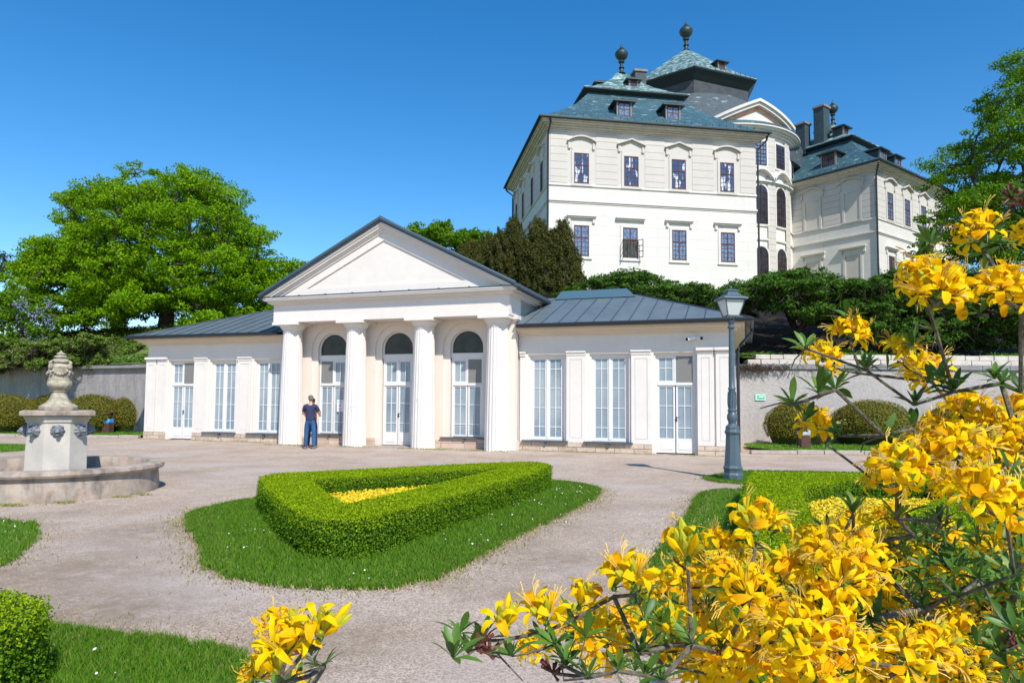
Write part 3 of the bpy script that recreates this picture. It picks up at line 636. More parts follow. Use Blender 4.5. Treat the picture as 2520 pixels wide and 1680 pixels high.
# things fixed to or standing by the pavilion
def PW(u, v, z): 
    a = rad(-18.67); return Vector((-4.32+u*math.cos(a)-v*math.sin(a), 24.363+u*math.sin(a)+v*math.cos(a), z))
e = empty("security_camera", PW(10.45, VW, 3.62), rad(-18.67), "pair of small white security cameras above the right-hand door", "security camera")
M_WP = mat("white_plastic", (.75, .75, .74), rough=.35, spec=.5); M_BLK = mat("black_glass", (.01, .01, .012), rough=.15)
k = MB(); k.box(-.06, .06, -.04, -.001, -.06, .05); k.tube([(0, -.04, 0), (0, -.16, .02)], .02, 8); k.build("bracket", M_WP, e)
for s, dx in ((-1, -.26), (1, .16)):
    k = MB(); k.tube([(s*.05, -.14, .03), (dx, -.24, -.03+(.02 if s > 0 else 0))], [.058, .064], 12); b = k.build("camera_body", M_WP, e, smooth=True)
    k = MB(); k.ball((dx*1.03, -.25, -.035+(.02 if s > 0 else 0)), .05, 12); k.build("lens", M_BLK, b)
e = empty("paper_notice", PW(-2.7+.34, .655, 1.42), rad(-18.67), "white paper notice taped to the glass of the left arched window", "notice")
k = MB(); k.box(-.15, .15, -.012, -.004, -.22, .22); k.build("sheet", mat("white_paper", (.82, .80, .80), rough=.7), e)
k = MB(); k.box(-.08, .02, -.016, -.013, -.02, .04)
k.build("red_print", mat("red_print", (.6, .3, .3), rough=.7), e)
k = MB()
for i in range(5): k.box(-.11, .10-(i % 2)*.05, -.0155, -.013, .18-i*.022, .186-i*.022)
for i in range(5): k.box(-.11, .10-(i % 2)*.03, -.0155, -.013, -.08-i*.022, -.074-i*.022)
k.build("text_lines", mat("grey_print", (.4, .4, .42), rough=.7), e)
e = empty("green_sign", (10.02, 27.93, 1.86), 0, "small green and white sign fixed to the pale retaining wall", "sign")
k = MB(); k.box(-.20, .20, -.0, .045, -.12, .12); k.build("plate", mat("pale_green_plate", (.42, .75, .60), rough=.5), e)
k = MB(); k.box(-.14, .16, -.008, -.001, -.065, .065); k.build("green_field", mat("sign_green", (.02, .38, .20), rough=.5), e)
k = MB(); k.box(-.06, .12, -.014, -.009, -.01, .035); k.add([(-.12, -.012, .03), (-.08, -.012, -.03), (-.12, -.012, -.03)], [(0, 1, 2)]); k.build("white_mark", mat("sign_white", (.8, .85, .82), rough=.5), e)
# dirt scuffs on the column shafts
k = MB(); R = random.Random(3)
for (uc, zc) in ((-1.35, 1.25), (1.35, 1.5), (-4.05, 1.2)):
    for j in range(14 if uc < 2 and uc > -4 else 3):
        a = -math.pi/2+R.uniform(-.25, .75); z = zc+R.uniform(-.12, .14)+(.25 if R.random() < .3 else 0)*(uc > 0); rr = .418-.08*((z/4.06)**1.5)
        h = R.uniform(.02, .09); k.add([(uc+rr*math.cos(a), rr*math.sin(a)-.001, z), (uc+rr*math.cos(a+.03), rr*math.sin(a+.03)-.001, z), (uc+rr*math.cos(a+.025), rr*math.sin(a+.025)-.001, z+h), (uc+rr*math.cos(a+.004), rr*math.sin(a+.004)-.001, z+h)], [(0, 1, 2, 3)])
k.build("stain", mat("scuff", (.33, .31, .29), rough=.9), PAV)

# ------------------------------------------------------------------ castle on the hill
ca = rad(9.28); CO = Vector((2.862, 55.0, 0))
CAS = empty("castle", CO, ca, "cream baroque castle with verdigris slate mansard roofs on the hill", "castle")
CASI = (Matrix.Translation(CO) @ Matrix.Rotation(ca, 4, 'Z')).inverted()
def frame(x, y, deg):     # world frame -> castle-local matrix
    return CASI @ Matrix.Translation((x, y, 0)) @ Matrix.Rotation(rad(deg), 4, 'Z')
def cbuild(k, name, m, par=None, **kw): return k.build(name, m, par or CAS, **kw)
def roof_rings(k, w, d, prof):
    ring = []; b = len(k.v)
    vs_ = []
    for ins, z in prof: 
        ix = min(ins, w/2); iy = min(ins, d/2); vs_ += [(ix, iy, z), (w-ix, iy, z), (w-ix, d-iy, z), (ix, d-iy, z)]
    fs = [(4*j+i, 4*j+(i+1) % 4, 4*j+4+(i+1) % 4, 4*j+4+i) for j in range(len(prof)-1) for i in range(4)]
    fs.append((0, 3, 2, 1)); n = len(prof)*4; fs.append((n-4, n-3, n-2, n-1)); k.add(vs_, fs)
def finial(M, x, y, z0, h, par):
    k = MB(M); s = h/3.0
    pr = [(.42, 0), (.30, .1), (.2, .2), (.17, .5), (.26, .55), (.26, .62), (.16, .68), (.15, 1.05), (.28, 1.1), (.30, 1.2), (.2, 1.28), (.26, 1.34), (.52, 1.58), (.62, 1.85), (.58, 2.05), (.42, 2.25), (.2, 2.35), (.24, 2.42), (.16, 2.52), (.1, 2.62), (.1, 2.7), (.03, 2.78), (.02, 3.1)]
    k.lathe([(r*s, z0+z*s) for r, z in pr], 20, (x, y)); return k.build("finial", M_COPPER, par, smooth=True)
def chimney(M, x, y, z0, z1, w, d):
    k = MB(M); k.box(x-w/2, x+w/2, y-d/2, y+d/2, z0, z1); k.cur = 1; k.box(x-w/2-.12, x+w/2+.12, y-d/2-.12, y+d/2+.12, z1, z1+.2)
    k.build("chimney", [mat("slate_clad", (.035, .055, .065), (.05, .075, .085), scale=3, rough=.6), mat("chimney_cap", (.30, .23, .19), (.22, .18, .15), scale=3, rough=.9)], CAS)
def cwindow(M, x, z0, z1, w, hood, pane, off=0, depth=.22, arch=False, blind=False):
    """window on the plane y=off of frame M, facing -y"""
    k = MB(M); c = x; s = .22; y = off
    # stone surround
    k.box(c-w/2-s, c-w/2, y-.07, y+.02, z0-.15, z1+s); k.box(c+w/2, c+w/2+s, y-.07, y+.02, z0-.15, z1+s); k.box(c-w/2, c+w/2, y-.07, y+.02, z1, z1+s); k.box(c-w/2-s-.05, c+w/2+s+.05, y-.12, y+.02, z0-.27, z0-.15)
    sur = cbuild(k, "blind_window" if blind else "window", M_CASTLE_U if z0 > 18 else M_CASTLE)
    k = MB(M)
    if blind: k.box(c-w/2, c+w/2, y-.012, y+.03, z0-.15, z1); k.build("infill", M_BLIND, sur)
    else:
        k.box(c-w/2, c+w/2, y-.018, y+.03, z0, z1); k.build("pane", pane, sur)
        k = MB(M); f = .075
        k.box(c-w/2, c-w/2+f, y-.05, y-.02, z0, z1); k.box(c+w/2-f, c+w/2, y-.05, y-.02, z0, z1); k.box(c-w/2+f, c+w/2-f, y-.05, y-.02, z1-f, z1); k.box(c-w/2+f, c+w/2-f, y-.05, y-.02, z0, z0+f)
        k.box(c-.045, c+.045, y-.055, y-.02, z0+f, z1-f); zt = z0+(z1-z0)*.60; k.box(c-w/2+f, c+w/2-f, y-.06, y-.02, zt-.04, zt+.04)
        for q in (-1, 1): k.box(c+q*w/4-.012, c+q*w/4+.012, y-.04, y-.02, z0+f, z1-f)
        n = 3
        for j in range(1, n+1): z = z0+(zt-z0)*j/(n+1); k.box(c-w/2+f, c+w/2-f, y-.038, y-.02, z-.012, z+.012)
        z = (zt+z1)/2; k.box(c-w/2+f, c+w/2-f, y-.038, y-.02, z-.012, z+.012); k.build("frame", M_REDF, sur)
    if hood:
        k = MB(M); zh = z1+(.88 if hood != 'flat' else .70); hw = w/2+.60
        if hood == 'flat': k.box(c-hw, c+hw, y-.32, y, zh, zh+.10); k.box(c-hw+.06, c+hw-.06, y-.22, y, zh-.12, zh); 
        else:
            n = 2 if hood == 'tri' else 12; pts = []
            for j in range(n+1):
                t = -1+2*j/n; pts.append((c+hw*t, zh+(.46*(1-abs(t)) if hood == 'tri' else .42*(1-t*t))))
            for (xa, za), (xb, zb_) in zip(pts[:-1], pts[1:]):
                k.add([(xa, y-.30, za), (xb, y-.30, zb_), (xb, y-.30, zb_+.12), (xa, y-.30, za+.12), (xa, y+.02, za), (xb, y+.02, zb_), (xb, y+.02, zb_+.12), (xa, y+.02, za+.12)], [(0, 1, 2, 3), (4, 7, 6, 5), (0, 4, 5, 1), (3, 2, 6, 7), (0, 3, 7, 4), (1, 5, 6, 2)])
            k.add([(x, y-.05, z) for x, z in pts]+[(c+hw, y-.035, zh-.05), (c+w/2+.1, y-.035, z1+.22), (c-w/2-.1, y-.035, z1+.22), (c-hw, y-.035, zh-.05)], [tuple(range(len(pts)+4))])
        for q in (-1, 1): k.box(c+q*(w/2+.4)-.1, c+q*(w/2+.4)+.1, y-.14, y, zh-.5 if hood == 'flat' else zh-.55, zh-.12 if hood == 'flat' else zh-.05)
        k.build("window_hood", M_CASTLE if hood == 'flat' else M_CASTLE_U, sur)
    return sur
def dormer(M, x, ins, z, w=1.15, h=1.05, dep=2.2, pane=M_CPANE2):
    """dormer on the slope facing -y of frame M"""
    k = MB(M); k.box(x-w/2, x+w/2, ins, ins+dep, z, z+h); d = cbuild(k, "dormer", M_DSLATE)
    k = MB(M); o = .38; k.add([(x-w/2-o, ins-.35, z+h), (x+w/2+o, ins-.35, z+h), (x+w/2+o, ins+dep, z+h), (x-w/2-o, ins+dep, z+h), (x-w/2-o, ins-.35, z+h+.12), (x+w/2+o, ins-.35, z+h+.12), (x+w/2+o, ins+dep, z+h+.12), (x-w/2-o, ins+dep, z+h+.12), (x-.1, ins+.3, z+h+.5), (x+.1, ins+.3, z+h+.5), (x+.1, ins+dep, z+h+.5), (x-.1, ins+dep, z+h+.5)],
                   [(0, 3, 2, 1), (0, 1, 5, 4), (1, 2, 6, 5), (3, 0, 4, 7), (4, 5, 9, 8), (5, 6, 10, 9), (7, 4, 8, 11), (2, 3, 7, 11, 10, 6)]); k.build("dormer_roof", M_COPPER, d)
    k = MB(M); k.box(x-w/2+.1, x+w/2-.1, ins-.02, ins+.01, z+.1, z+h-.08); k.build("pane", pane, d)
    k = MB(M)
    for a in (-w/2+.1, -.03, w/2-.16): k.box(x+a, x+a+.06, ins-.05, ins-.021, z+.1, z+h-.08)
    for zz in (z+.06, z+.1+(h-.18)*.5, z+h-.12): k.box(x-w/2+.1, x+w/2-.1, ins-.048, ins-.021, zz, zz+.05)
    k.build("frame", M_REDF, d)
    k = MB(M)
    for q in (-1, 1): k.box(x+q*(w/2)-.07, x+q*(w/2)+.07, ins-.06, ins+.1, z-.05, z+h)
    k.build("dormer_post", mat("grey_post", (.17, .19, .18), rough=.7), d)
Z0, ZS2, ZS1, ZC = 8.0, 17.85, 19.2, 23.75
def block(M, w, d):
    k = MB(M); k.box(0, w, 0, d, Z0, ZS2); cbuild(k, "lower_wall", M_CASTLE_L)
    k = MB(M); k.box(0, w, 0, d, ZS2+.001, ZS1); cbuild(k, "apron_wall", M_CASTLE)
    k = MB(M); k.box(.0, w, .0, d, ZS1+.001, 24.3); cbuild(k, "upper_wall", M_CASTLE_U)
    k = MB(M)
    for z0, z1, p in ((ZS2-.12, ZS2, .06), (ZS2+.003, ZS2+.13, .14), (ZS2+.133, ZS2+.2, .09), (ZS1-.06, ZS1+.06, .09), (ZS1+.063, ZS1+.12, .05)): k.box(-p, w+p, -p, d+p, z0, z1)
    cbuild(k, "string_course", M_CASTLE)
    k = MB(M)
    for z0, z1, p in ((ZC, ZC+.1, .1), (ZC+.103, ZC+.25, .25), (ZC+.253, ZC+.36, .42), (ZC+.363, ZC+.5, .62), (ZC+.503, ZC+.62, .74)): k.box(-p, w+p, -p, d+p, z0, z1)
    cbuild(k, "cornice", M_CORN)
    k = MB(M); roof_rings(k, w, d, [(-.95, 24.40), (-.95, 24.55), (0, 25.0), (1.5, 26.1), (3.0, 27.35), (4.5, 29.05), (4.62, 29.3)]); cbuild(k, "mansard_roof", M_SLATE)
    k = MB(M)
    k.box(-1.0, w+1.0, -1.0, d+1.0, 24.36, 24.46); k.box(4.6, w-4.6, 4.6, d-4.6, 28.7, 29.5)
    roof_rings(k, w, d, [(4.6, 29.2), (4.45, 29.28), (4.1, 29.42), (4.1, 29.5)]); cbuild(k, "eaves", M_EAVE)
    k = MB(M); roof_rings(k, w, d, [(4.08, 29.503), (4.08, 29.58), (5.2, 30.15), (6.6, 31.15), (7.8, 32.3), (8.5, 33.25)]); cbuild(k, "upper_roof", M_SLATE2)
    k = MB(M)     # snow guards
    n = int(w/.62)
    for i in range(n): k.box(.3+i*.62, .33+i*.62, -.5, -.44, 24.75, 24.98)
    n = int(d/.62)
    for i in range(n): k.box(-.5, -.44, .3+i*.62, .33+i*.62, 24.75, 24.98)
    cbuild(k, "snow_guard", M_EAVE)
def panels(M, spans, y=-.03, z0=19.4, z1=23.7):
    for a, b in spans:
        k = MB(M); k.box(a, b, y, .02, z0, z1); cbuild(k, "rusticated_panel", M_CASTLE_J)
MA = Matrix.Identity(4); WA, DA = 18.03, 17.3
block(MA, WA, DA)
panels(MA, [(.12, 1.55), (3.95, 5.75), (8.15, 9.85), (12.3, 14.15), (16.6, 17.9)])
HOODS = ('arc', 'tri', 'tri', 'arc')
for i, x in enumerate((2.72, 6.95, 11.08, 15.38)):
    cwindow(MA, x, 19.43, 21.9, 1.25, HOODS[i], M_CPANE)
    if i == 1: continue
    cwindow(MA, x, 13.45, 15.93, 1.26, 'flat', M_CPANE2)
# the open window: empty lower half with casements swung out
x, z0, z1, w = 6.85, 13.45, 15.93, 1.26
k = MB(MA); s = .22
k.box(x-w/2-s, x-w/2, -.07, .02, z0-.15, z1+s); k.box(x+w/2, x+w/2+s, -.07, .02, z0-.15, z1+s); k.box(x-w/2, x+w/2, -.07, .02, z1, z1+s); k.box(x-w/2-s-.05, x+w/2+s+.05, -.12, .02, z0-.27, z0-.15)
sw = cbuild(k, "window", M_CASTLE_L)
k = MB(MA); zt = z0+(z1-z0)*.60
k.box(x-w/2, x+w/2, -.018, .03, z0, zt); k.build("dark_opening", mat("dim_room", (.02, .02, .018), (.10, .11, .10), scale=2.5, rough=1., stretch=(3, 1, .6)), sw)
k = MB(MA); k.box(x-w/2, x+w/2, -.018, .03, zt, z1); k.build("pane", M_CPANE2, sw)
k = MB(MA); f = .075
k.box(x-w/2, x-w/2+f, -.05, -.02, z0, z1); k.box(x+w/2-f, x+w/2, -.05, -.02, z0, z1); k.box(x-w/2+f, x+w/2-f, -.05, -.02, z1-f, z1); k.box(x-w/2+f, x+w/2-f, -.06, -.02, zt-.05, zt+.05); k.box(x-.045, x+.045, -.055, -.02, zt, z1-f); k.build("frame", M_REDF, sw)
for s in (-1, 1):
    k = MB(MA @ Matrix.Translation((x+s*w/2, -.06, 0)) @ Matrix.Rotation(s*rad(-62 if s > 0 else -80), 4, 'Z')); L_ = w/2-.04
    for a in (0, L_-.05): k.box(min(s*a, s*(a+.05)), max(s*a, s*(a+.05)), -.02, .02, z0, zt)
    for j in range(4): zz = z0+(zt-z0-.05)*j/3; k.box(min(0, s*L_), max(0, s*L_), -.015, .015, zz, zz+.05)
    k.build("open_casement", M_EAVE, sw)
k = MB(MA); k.box(x-1.25, x+1.25, -.32, 0, z1+.7, z1+.8); k.box(x-1.19, x+1.19, -.22, 0, z1+.58, z1+.7); k.build("window_hood", M_CASTLE, sw)
# left side of the near wing: frame whose -y looks out of that side
ML = MA @ Matrix.Translation((0, DA, 0)) @ Matrix.Rotation(rad(-90), 4, 'Z')
for i, vv in enumerate((2.6, 6.9, 11.5, 15.3)): cwindow(ML, DA-vv, 19.43, 21.9, 1.1, HOODS[3-i], M_CPANE2); cwindow(ML, DA-vv, 13.45, 15.93, 1.1, 'flat', M_CPANE2)
panels(ML, [(.1, 1.2), (3.0, 5.0), (7.0, 9.4), (11.5, 13.7), (15.7, 17.2)])
for x in (6.75, 11.1): dormer(MA, x, 1.15, 25.75, 1.2, 1.2)
finial(MA, WA/2, DA/2, 33.2, 3.1, CAS)
dormer(MA, 9.4, 6.3, 30.75, .8, .75, 1.2, M_CPANE3)
chimney(MA, 10.9, 9.2, 30, 33.55, 1.1, 1.4)
dormer(MA @ Matrix.Translation((0, DA, 0)) @ Matrix.Rotation(rad(-90), 4, 'Z'), DA-8.4, 6.4, 31.0, .8, .75, 1.2, M_CPANE3)
# second wing
MBW = frame(34.35, 64.5, 37.0)
WB, DB = 17.6, 17.3
block(MBW, WB, DB)
MBI = MBW @ Matrix.Translation((0, DB, 0)) @ Matrix.Rotation(rad(-90), 4, 'Z')     # inner (shaded) side
for vv, hd in ((2.3, 'arc'), (6.35, 'tri')):
    cwindow(MBI, DB-vv, 19.5, 22.2, 1.45, hd, None, blind=True); cwindow(MBI, DB-vv, 11.5, 16.0, 1.45, 'flat', None, blind=True)
panels(MBI, [(DB-1.3, DB-.1), (DB-5.2, DB-3.5), (DB-9, DB-7.5)])
for i, x in enumerate((2.75, 6.4, 10.1, 14.2)): cwindow(MBW, x, 19.5, 22.1, 1.2, HOODS[i], M_CPANE2); cwindow(MBW, x, 13.3, 15.9, 1.2, 'flat', M_CPANE3)
panels(MBW, [(.1, 1.7), (3.9, 5.3), (7.6, 9.0), (11.3, 13), (15.3, 17.4)])
dormer(MBI, DB-5.2, 1.2, 25.85, 1.45, 1.25, 2.4, M_CPANE3)
dormer(MBI, DB-8.6, 6.2, 31.0, .8, .7, 1.2, M_CPANE3)
for x in (4.0, 7.3): dormer(MBW, x, 1.1, 25.75, 1.2, 1.15)
dormer(MBW, 6.2, 5.9, 30.5, 1.0, .8, 1.2, M_CPANE3)
finial(MBW, WB/2, DB/2, 33.2, 2.9, CAS)
chimney(frame(33.75, 74.2, 37), 0, 0, 29, 33.9, 1.25, 1.15); chimney(frame(32.1, 75.2, 37), 0, 0, 29, 32.4, 1.1, 1.1)
# rounded stair bay between the wings
DC = (22.5, 75.0); DR = 7.6
MD = frame(*DC, 0)
k = MB(MD); k.lathe([(DR, Z0), (DR, 28.25)], 96); cbuild(k, "drum_wall", mat("drum_plaster", (.80, .775, .72), (.75, .72, .66), scale=.6, rough=.9, c3=(.66, .6, .52), scale3=2, amt3=.25, extra=lines(2, .78, .04, .4, (.35, .3, .25))), smooth=True)
def ringpiece(k, r0_, r1_, z0, z1, a0, a1, n=40): k.lathe([(r0_, z0), (r1_, z0), (r1_, z1), (r0_, z1)], n, (0, 0), None, a0, a1)
k = MB(MD)
for z0, z1, p in ((28.2, 28.38, .12), (28.38, 28.6, .3), (28.6, 28.8, .45), (28.8, 29.0, .72), (29.0, 29.15, .92), (ZS1-.06, ZS1+.08, .12), (ZS2-.1, ZS2+.12, .14), (23.45, 23.6, .22), (23.6, 23.75, .36)): k.lathe([(DR-.2, z0), (DR+p, z0), (DR+p, z1), (DR-.2, z1)], 96)
cbuild(k, "cornice", M_CASTLE, smooth=True)
def phi(d): return rad(-90+d)       # degrees to the right of the viewing direction
for ph in (5, 25.5, 46, 68):        # flat pilasters
    k = MB(MD); k.lathe([(DR-.1, Z0), (DR+.14, Z0), (DR+.14, 28.2), (DR-.1, 28.2)], 6, (0, 0), None, phi(ph-4), phi(ph+4)); cbuild(k, "pilaster", M_CASTLE_J)
def drum_window(ph, z0, z1, w, arch, pane):
    M_ = MD @ Matrix.Rotation(phi(ph)+math.pi/2, 4, 'Z') @ Matrix.Translation((0, -DR, 0)); y = -.02
    n = 12; top = [(-w/2, z0), (w/2, z0)]; 
    def outl(h):
        r = h
        if not arch: return [(-h, z0-(h-w/2)), (h, z0-(h-w/2)), (h, z1+(h-w/2)), (-h, z1+(h-w/2))]
        return [(-h, z0-(h-w/2)), (h, z0-(h-w/2))]+[(h*math.cos(math.pi*j/n), z1-w/2+h*math.sin(math.pi*j/n)) for j in range(n+1)]
    k = MB(M_); k.xprism(outl(w/2+.2), y-.10, y+.5); s_ = cbuild(k, "window", M_CASTLE)
    k = MB(M_); k.xprism(outl(w/2), y-.125, y-.103); k.build("pane", pane, s_)
    k = MB(M_); a = w/2
    for x in (-a, -.04, a-.08): k.box(x, x+.08, y-.16, y-.127, z0, z1-(w/2 if arch and abs(x) > .1 else 0))
    for t in range(6): zz = z0+(z1-z0)*t/6.3; k.box(-a+.02, a-.02, y-.155, y-.127, zz, zz+.06)
    for q in (-.5, .5): k.box(q*a-.015, q*a+.015, y-.15, y-.127, z0, z1-(.15*w if arch else 0))
    k.build("frame", M_BRF, s_)
for ph in (15.5, 35.8):
    drum_window(ph, 25.3, 27.7, 1.4, False, M_CPANE2 if ph < 20 else M_CPANE3); drum_window(ph, 19.4, 23.3, 1.5, True, M_CPANE3); drum_window(ph, 12.2, 17.1, 1.5, True, M_CPANE3)
    M_ = MD @ Matrix.Rotation(phi(ph)+math.pi/2, 4, 'Z') @ Matrix.Translation((0, -DR-.1, 0))
    k = MB(M_)
    for j in range(12):
        t0, t1 = -1+2*j/12, -1+2*(j+1)/12; f_ = lambda t: 23.75+1.0*(1-t*t)
        k.add([(1.4*t0, -.4, f_(t0)), (1.4*t1, -.4, f_(t1)), (1.4*t1, -.4, f_(t1)+.28), (1.4*t0, -.4, f_(t0)+.28), (1.4*t0, .5, f_(t0)), (1.4*t1, .5, f_(t1)), (1.4*t1, .5, f_(t1)+.28), (1.4*t0, .5, f_(t0)+.28)], [(0, 1, 2, 3), (0, 4, 5, 1), (3, 2, 6, 7)])
    cbuild(k, "curved_pediment", M_CASTLE)
# broken gable pediment wrapped round the bay
def gz(d): return 29.7+1.95*max(0, 1-abs(d-12)/33)
for name, r0_, r1_, lo, hi, mt in (("gable_wall", DR-.3, DR+.35, -3., -.62, M_CASTLE), ("gable_orange_band", DR-.3, DR+.40, -1.0, -.61, M_ORANGE), ("raking_cornice", DR-.3, DR+.85, -.62, -.3, M_CASTLE), ("raking_cornice", DR-.3, DR+1.05, -.3, 0, M_CASTLE)):  # the orange band is the gable's own plaster colour
    k = MB(MD); n = 44; vs_ = []
    for j in range(n+1):
        d = -22+68*j/n; a = phi(d); z1 = gz(d)+hi; z0 = max(gz(d)+lo, 29.1)
        z1 = max(z1, z0+.01)
        for rr, z in ((r0_, z0), (r1_, z0), (r1_, z1), (r0_, z1)): vs_.append((rr*math.cos(a), rr*math.sin(a), z))
    fs = [(4*j+i, 4*j+4+i, 4*j+4+(i+1) % 4, 4*j+(i+1) % 4) for j in range(n) for i in range(4)]+[(0, 1, 2, 3), (4*n, 4*n+3, 4*n+2, 4*n+1)]
    k.add(vs_, fs); cbuild(k, name, mt)
k = MB(MD); k.lathe([(DR+.95, 29.16), (DR+.9, 29.3), (6.5, 30.6), (2, 33)], 96); cbuild(k, "bay_roof", M_SLATE, smooth=True)
# central hexagonal lantern roof
HC = (20.5, 80.2); MH = frame(*HC, 0)
k = MB(MH); k.lathe([(12.6, 27), (12.6, 29.4), (11.6, 30.1), (10.2, 31.6), (8.9, 33.2), (7.6, 34.9)], 72); cbuild(k, "skirt_roof", mat("grey_slate_skirt", (.06, .08, .09), (.085, .105, .115), scale=2, rough=.7, extra=chain(lines(2, .28, .04, .4, (.03, .035, .04)), streaks((.40, .52, .52), .7, (.35, .35, .9), .585, .66))), smooth=True)
def hexr(R_, z): return [(R_*math.cos(rad(-98+60*i)), R_*math.sin(rad(-98+60*i)), z) for i in range(6)]
def hexloft(k, prof):
    vs_ = []
    for R_, z in prof: vs_ += hexr(R_, z)
    n = len(prof); k.add(vs_, [(6*j+i, 6*j+(i+1) % 6, 6*j+6+(i+1) % 6, 6*j+6+i) for j in range(n-1) for i in range(6)]+[tuple(range(5, -1, -1)), tuple(range(6*n-6, 6*n))])
k = MB(MH); hexloft(k, [(7.3, 33.5), (7.3, 37)]); cbuild(k, "lantern_wall", M_DSLATE)
k = MB(MH); hexloft(k, [(7.4, 36.6), (7.9, 37.1), (8.3, 37.45), (8.35, 37.6)]); cbuild(k, "eaves", M_EAVE)
k = MB(MH); hexloft(k, [(8.32, 37.603), (8.3, 37.68), (6.3, 38.9), (4.2, 40.5), (2.2, 42.1), (.35, 43.5)]); cbuild(k, "lantern_roof", M_SLATE2)
finial(MH, 0, 0, 43.4, 3.9, CAS)
MHr = MH @ Matrix.Rotation(rad(22), 4, 'Z'); dormer(MHr, .8, -5.4, 38.9, .95, .8, 1.6, M_DSLATE)
k = MB(MH)
for i in range(6):
    a = Vector(hexr(8.1, 37.85)[i]); b = Vector(hexr(8.1, 37.85)[(i+1) % 6])
    for j in range(12): p = a.lerp(b, j/12); k.box(p.x-.03, p.x+.03, p.y-.03, p.y+.03, 37.65, 38.05)
cbuild(k, "snow_guard", M_EAVE)
# downpipes
def cpipe(M, pts):
    k = MB(M); k.tube(pts, .085, 8); cbuild(k, "downpipe", mat("dark_pipe", (.03, .035, .04), rough=.5), smooth=True)
cpipe(MA, [(-.1, -.8, 24.4), (.0, -.75, 24.1), (-.1, -.16, 23.3), (-.1, -.16, 9)]); cpipe(MA, [(WA+.8, -.6, 24.3), (WA+.75, -.5, 23.9), (WA+.12, -.12, 23.2), (WA+.12, -.12, 9)])
cpipe(MA, [(-.8, DA+.5, 24.3), (-.7, DA+.3, 23.9), (-.14, DA-.2, 23.3), (-.14, DA-.2, 12)])
cpipe(MBW, [(-.6, -.6, 24.4), (-.55, -.5, 24.0), (-.12, -.12, 23.2), (-.12, -.12, 9)])

# ------------------------------------------------------------------ vegetation builders
def crown_pts(poly, Y, depth, ncl, rx, rz_, nleaf, R, extra=(), zmul=1.):
    """clumps of foliage spread through the crown's volume; outline in view units, own depth"""
    poly = [(x, y) for x, y in poly]; C = []
    P = scatter(poly, ncl, R)
    a = np.array(poly); cx, cy = a.mean(0); w = (a.max(0)-a.min(0))/2
    for x, y in P:
        e_ = math.sqrt(max(0, 1-min(1, ((x-cx)/w[0])**2*.9))); d = R.uniform(-1, 1)*depth*max(.25, e_)
        C.append((*atY(x, y, Y+d), rx*R.uniform(.6, 1.25), rz_*R.uniform(.6, 1.3)))
    for x, y, d, r in extra: C.append((*atY(x, y, Y+d), r, r*rz_/rx))
    out = []; nor = []
    for cx_, cy_, cz_, ra, rb in C:
        ns = int(R.integers(6, 11))
        for _ in range(ns):
            o_ = R.normal(0, 1, 3); o_ /= np.linalg.norm(o_); o_ *= R.uniform(.25, 1.0)**.6; rs = R.uniform(.22, .55)
            n = max(8, int(nleaf*R.uniform(.5, 1.2)*(ra/rx)**1.3*(rs/.4)**2/9)); D_ = R.normal(0, 1, (n, 3)); D_ /= np.linalg.norm(D_, axis=1, keepdims=True); rr = R.uniform(.1, 1, (n, 1))**.5
            out.append(np.array([cx_, cy_, cz_])+o_*np.array([ra, ra, rb])+D_*rr*rs*np.array([ra, ra, rb*1.15])); nor.append(D_*np.array([.7, .7, 1])+o_*.5+np.array([0, 0, .45]))
    return np.concatenate(out), np.concatenate(nor), C
def grow(base, targets, r0_, R, rt=.03, bend=.08, alpha=.35):
    """branch skeleton: each target joins the nearest point of the tree so far"""
    nodes = [np.array(base, float)]; par = [-1]; plen = [0.]
    order = sorted(range(len(targets)), key=lambda i: np.linalg.norm(np.array(targets[i])-nodes[0])); 
    for i in order:
        t = np.array(targets[i], float); A = np.array(nodes); dd = np.linalg.norm(A-t, axis=1)+alpha*np.array(plen); j = int(dd.argmin()); L_ = np.linalg.norm(t-A[j])
        prev = j; n = max(1, int(L_/max(.35*L_, .15)))
        n = min(n, 4)
        for s in range(1, n+1):
            p = A[j]+(t-A[j])*s/n
            if s < n: p = p+R.normal(0, bend*L_, 3)*np.array([1, 1, .6])
            nodes.append(p); par.append(prev); plen.append(plen[prev]+np.linalg.norm(p-nodes[prev])); prev = len(nodes)-1
    cnt = [0.]*len(nodes); 
    for i in range(len(nodes)-1, 0, -1):
        cnt[i] = max(cnt[i], 1.); cnt[par[i]] += cnt[i]
    mx = max(cnt[0], 1); rad_ = [rt+(r0_-rt)*(c/mx)**.62 for c in cnt]
    return nodes, par, rad_
def branches(k, nodes, par, rads, n=6):
    for i in range(1, len(nodes)): k.tube([nodes[par[i]], nodes[i]], [min(rads[par[i]], rads[i]*1.6), rads[i]], n)
def tree(name, label, poly, Y, depth, ncl, rx, rz_, nleaf, size, m, base, tr, seed, extra=(), cat="tree", group=None, trunk_top=None, jit=.7, aspect=1.6, droop=0., base2=None, rt=.03):
    R = np.random.default_rng(seed); e = empty(name, (base[0], base[1], base[2]), 0, label, cat, group); o = np.array(base)
    P, N, C = crown_pts(poly, Y, depth, ncl, rx, rz_, nleaf, R, extra)
    leaves("crown", P-o, N, size, m, e, aspect=aspect, jit=jit, seed=seed, droop=droop)
    k = MB(); tt = np.array(trunk_top)-o if trunk_top is not None else np.array([0, 0, 2.]); 
    nodes, par, rr = grow(tt, [np.array(c[:3])-o for c in C], tr*.8, R, rt=rt); branches(k, nodes, par, rr)
    k.tube([(0, 0, -.5), tuple(tt*.35+np.array([.03, .02, 0])), tuple(tt)], [tr*1.25, tr, tr*.82], 10); k.build("trunk", M_BARK, e)
    return e
HZ = lambda x, y: float(hill_z(np.array(x), np.array(y)))
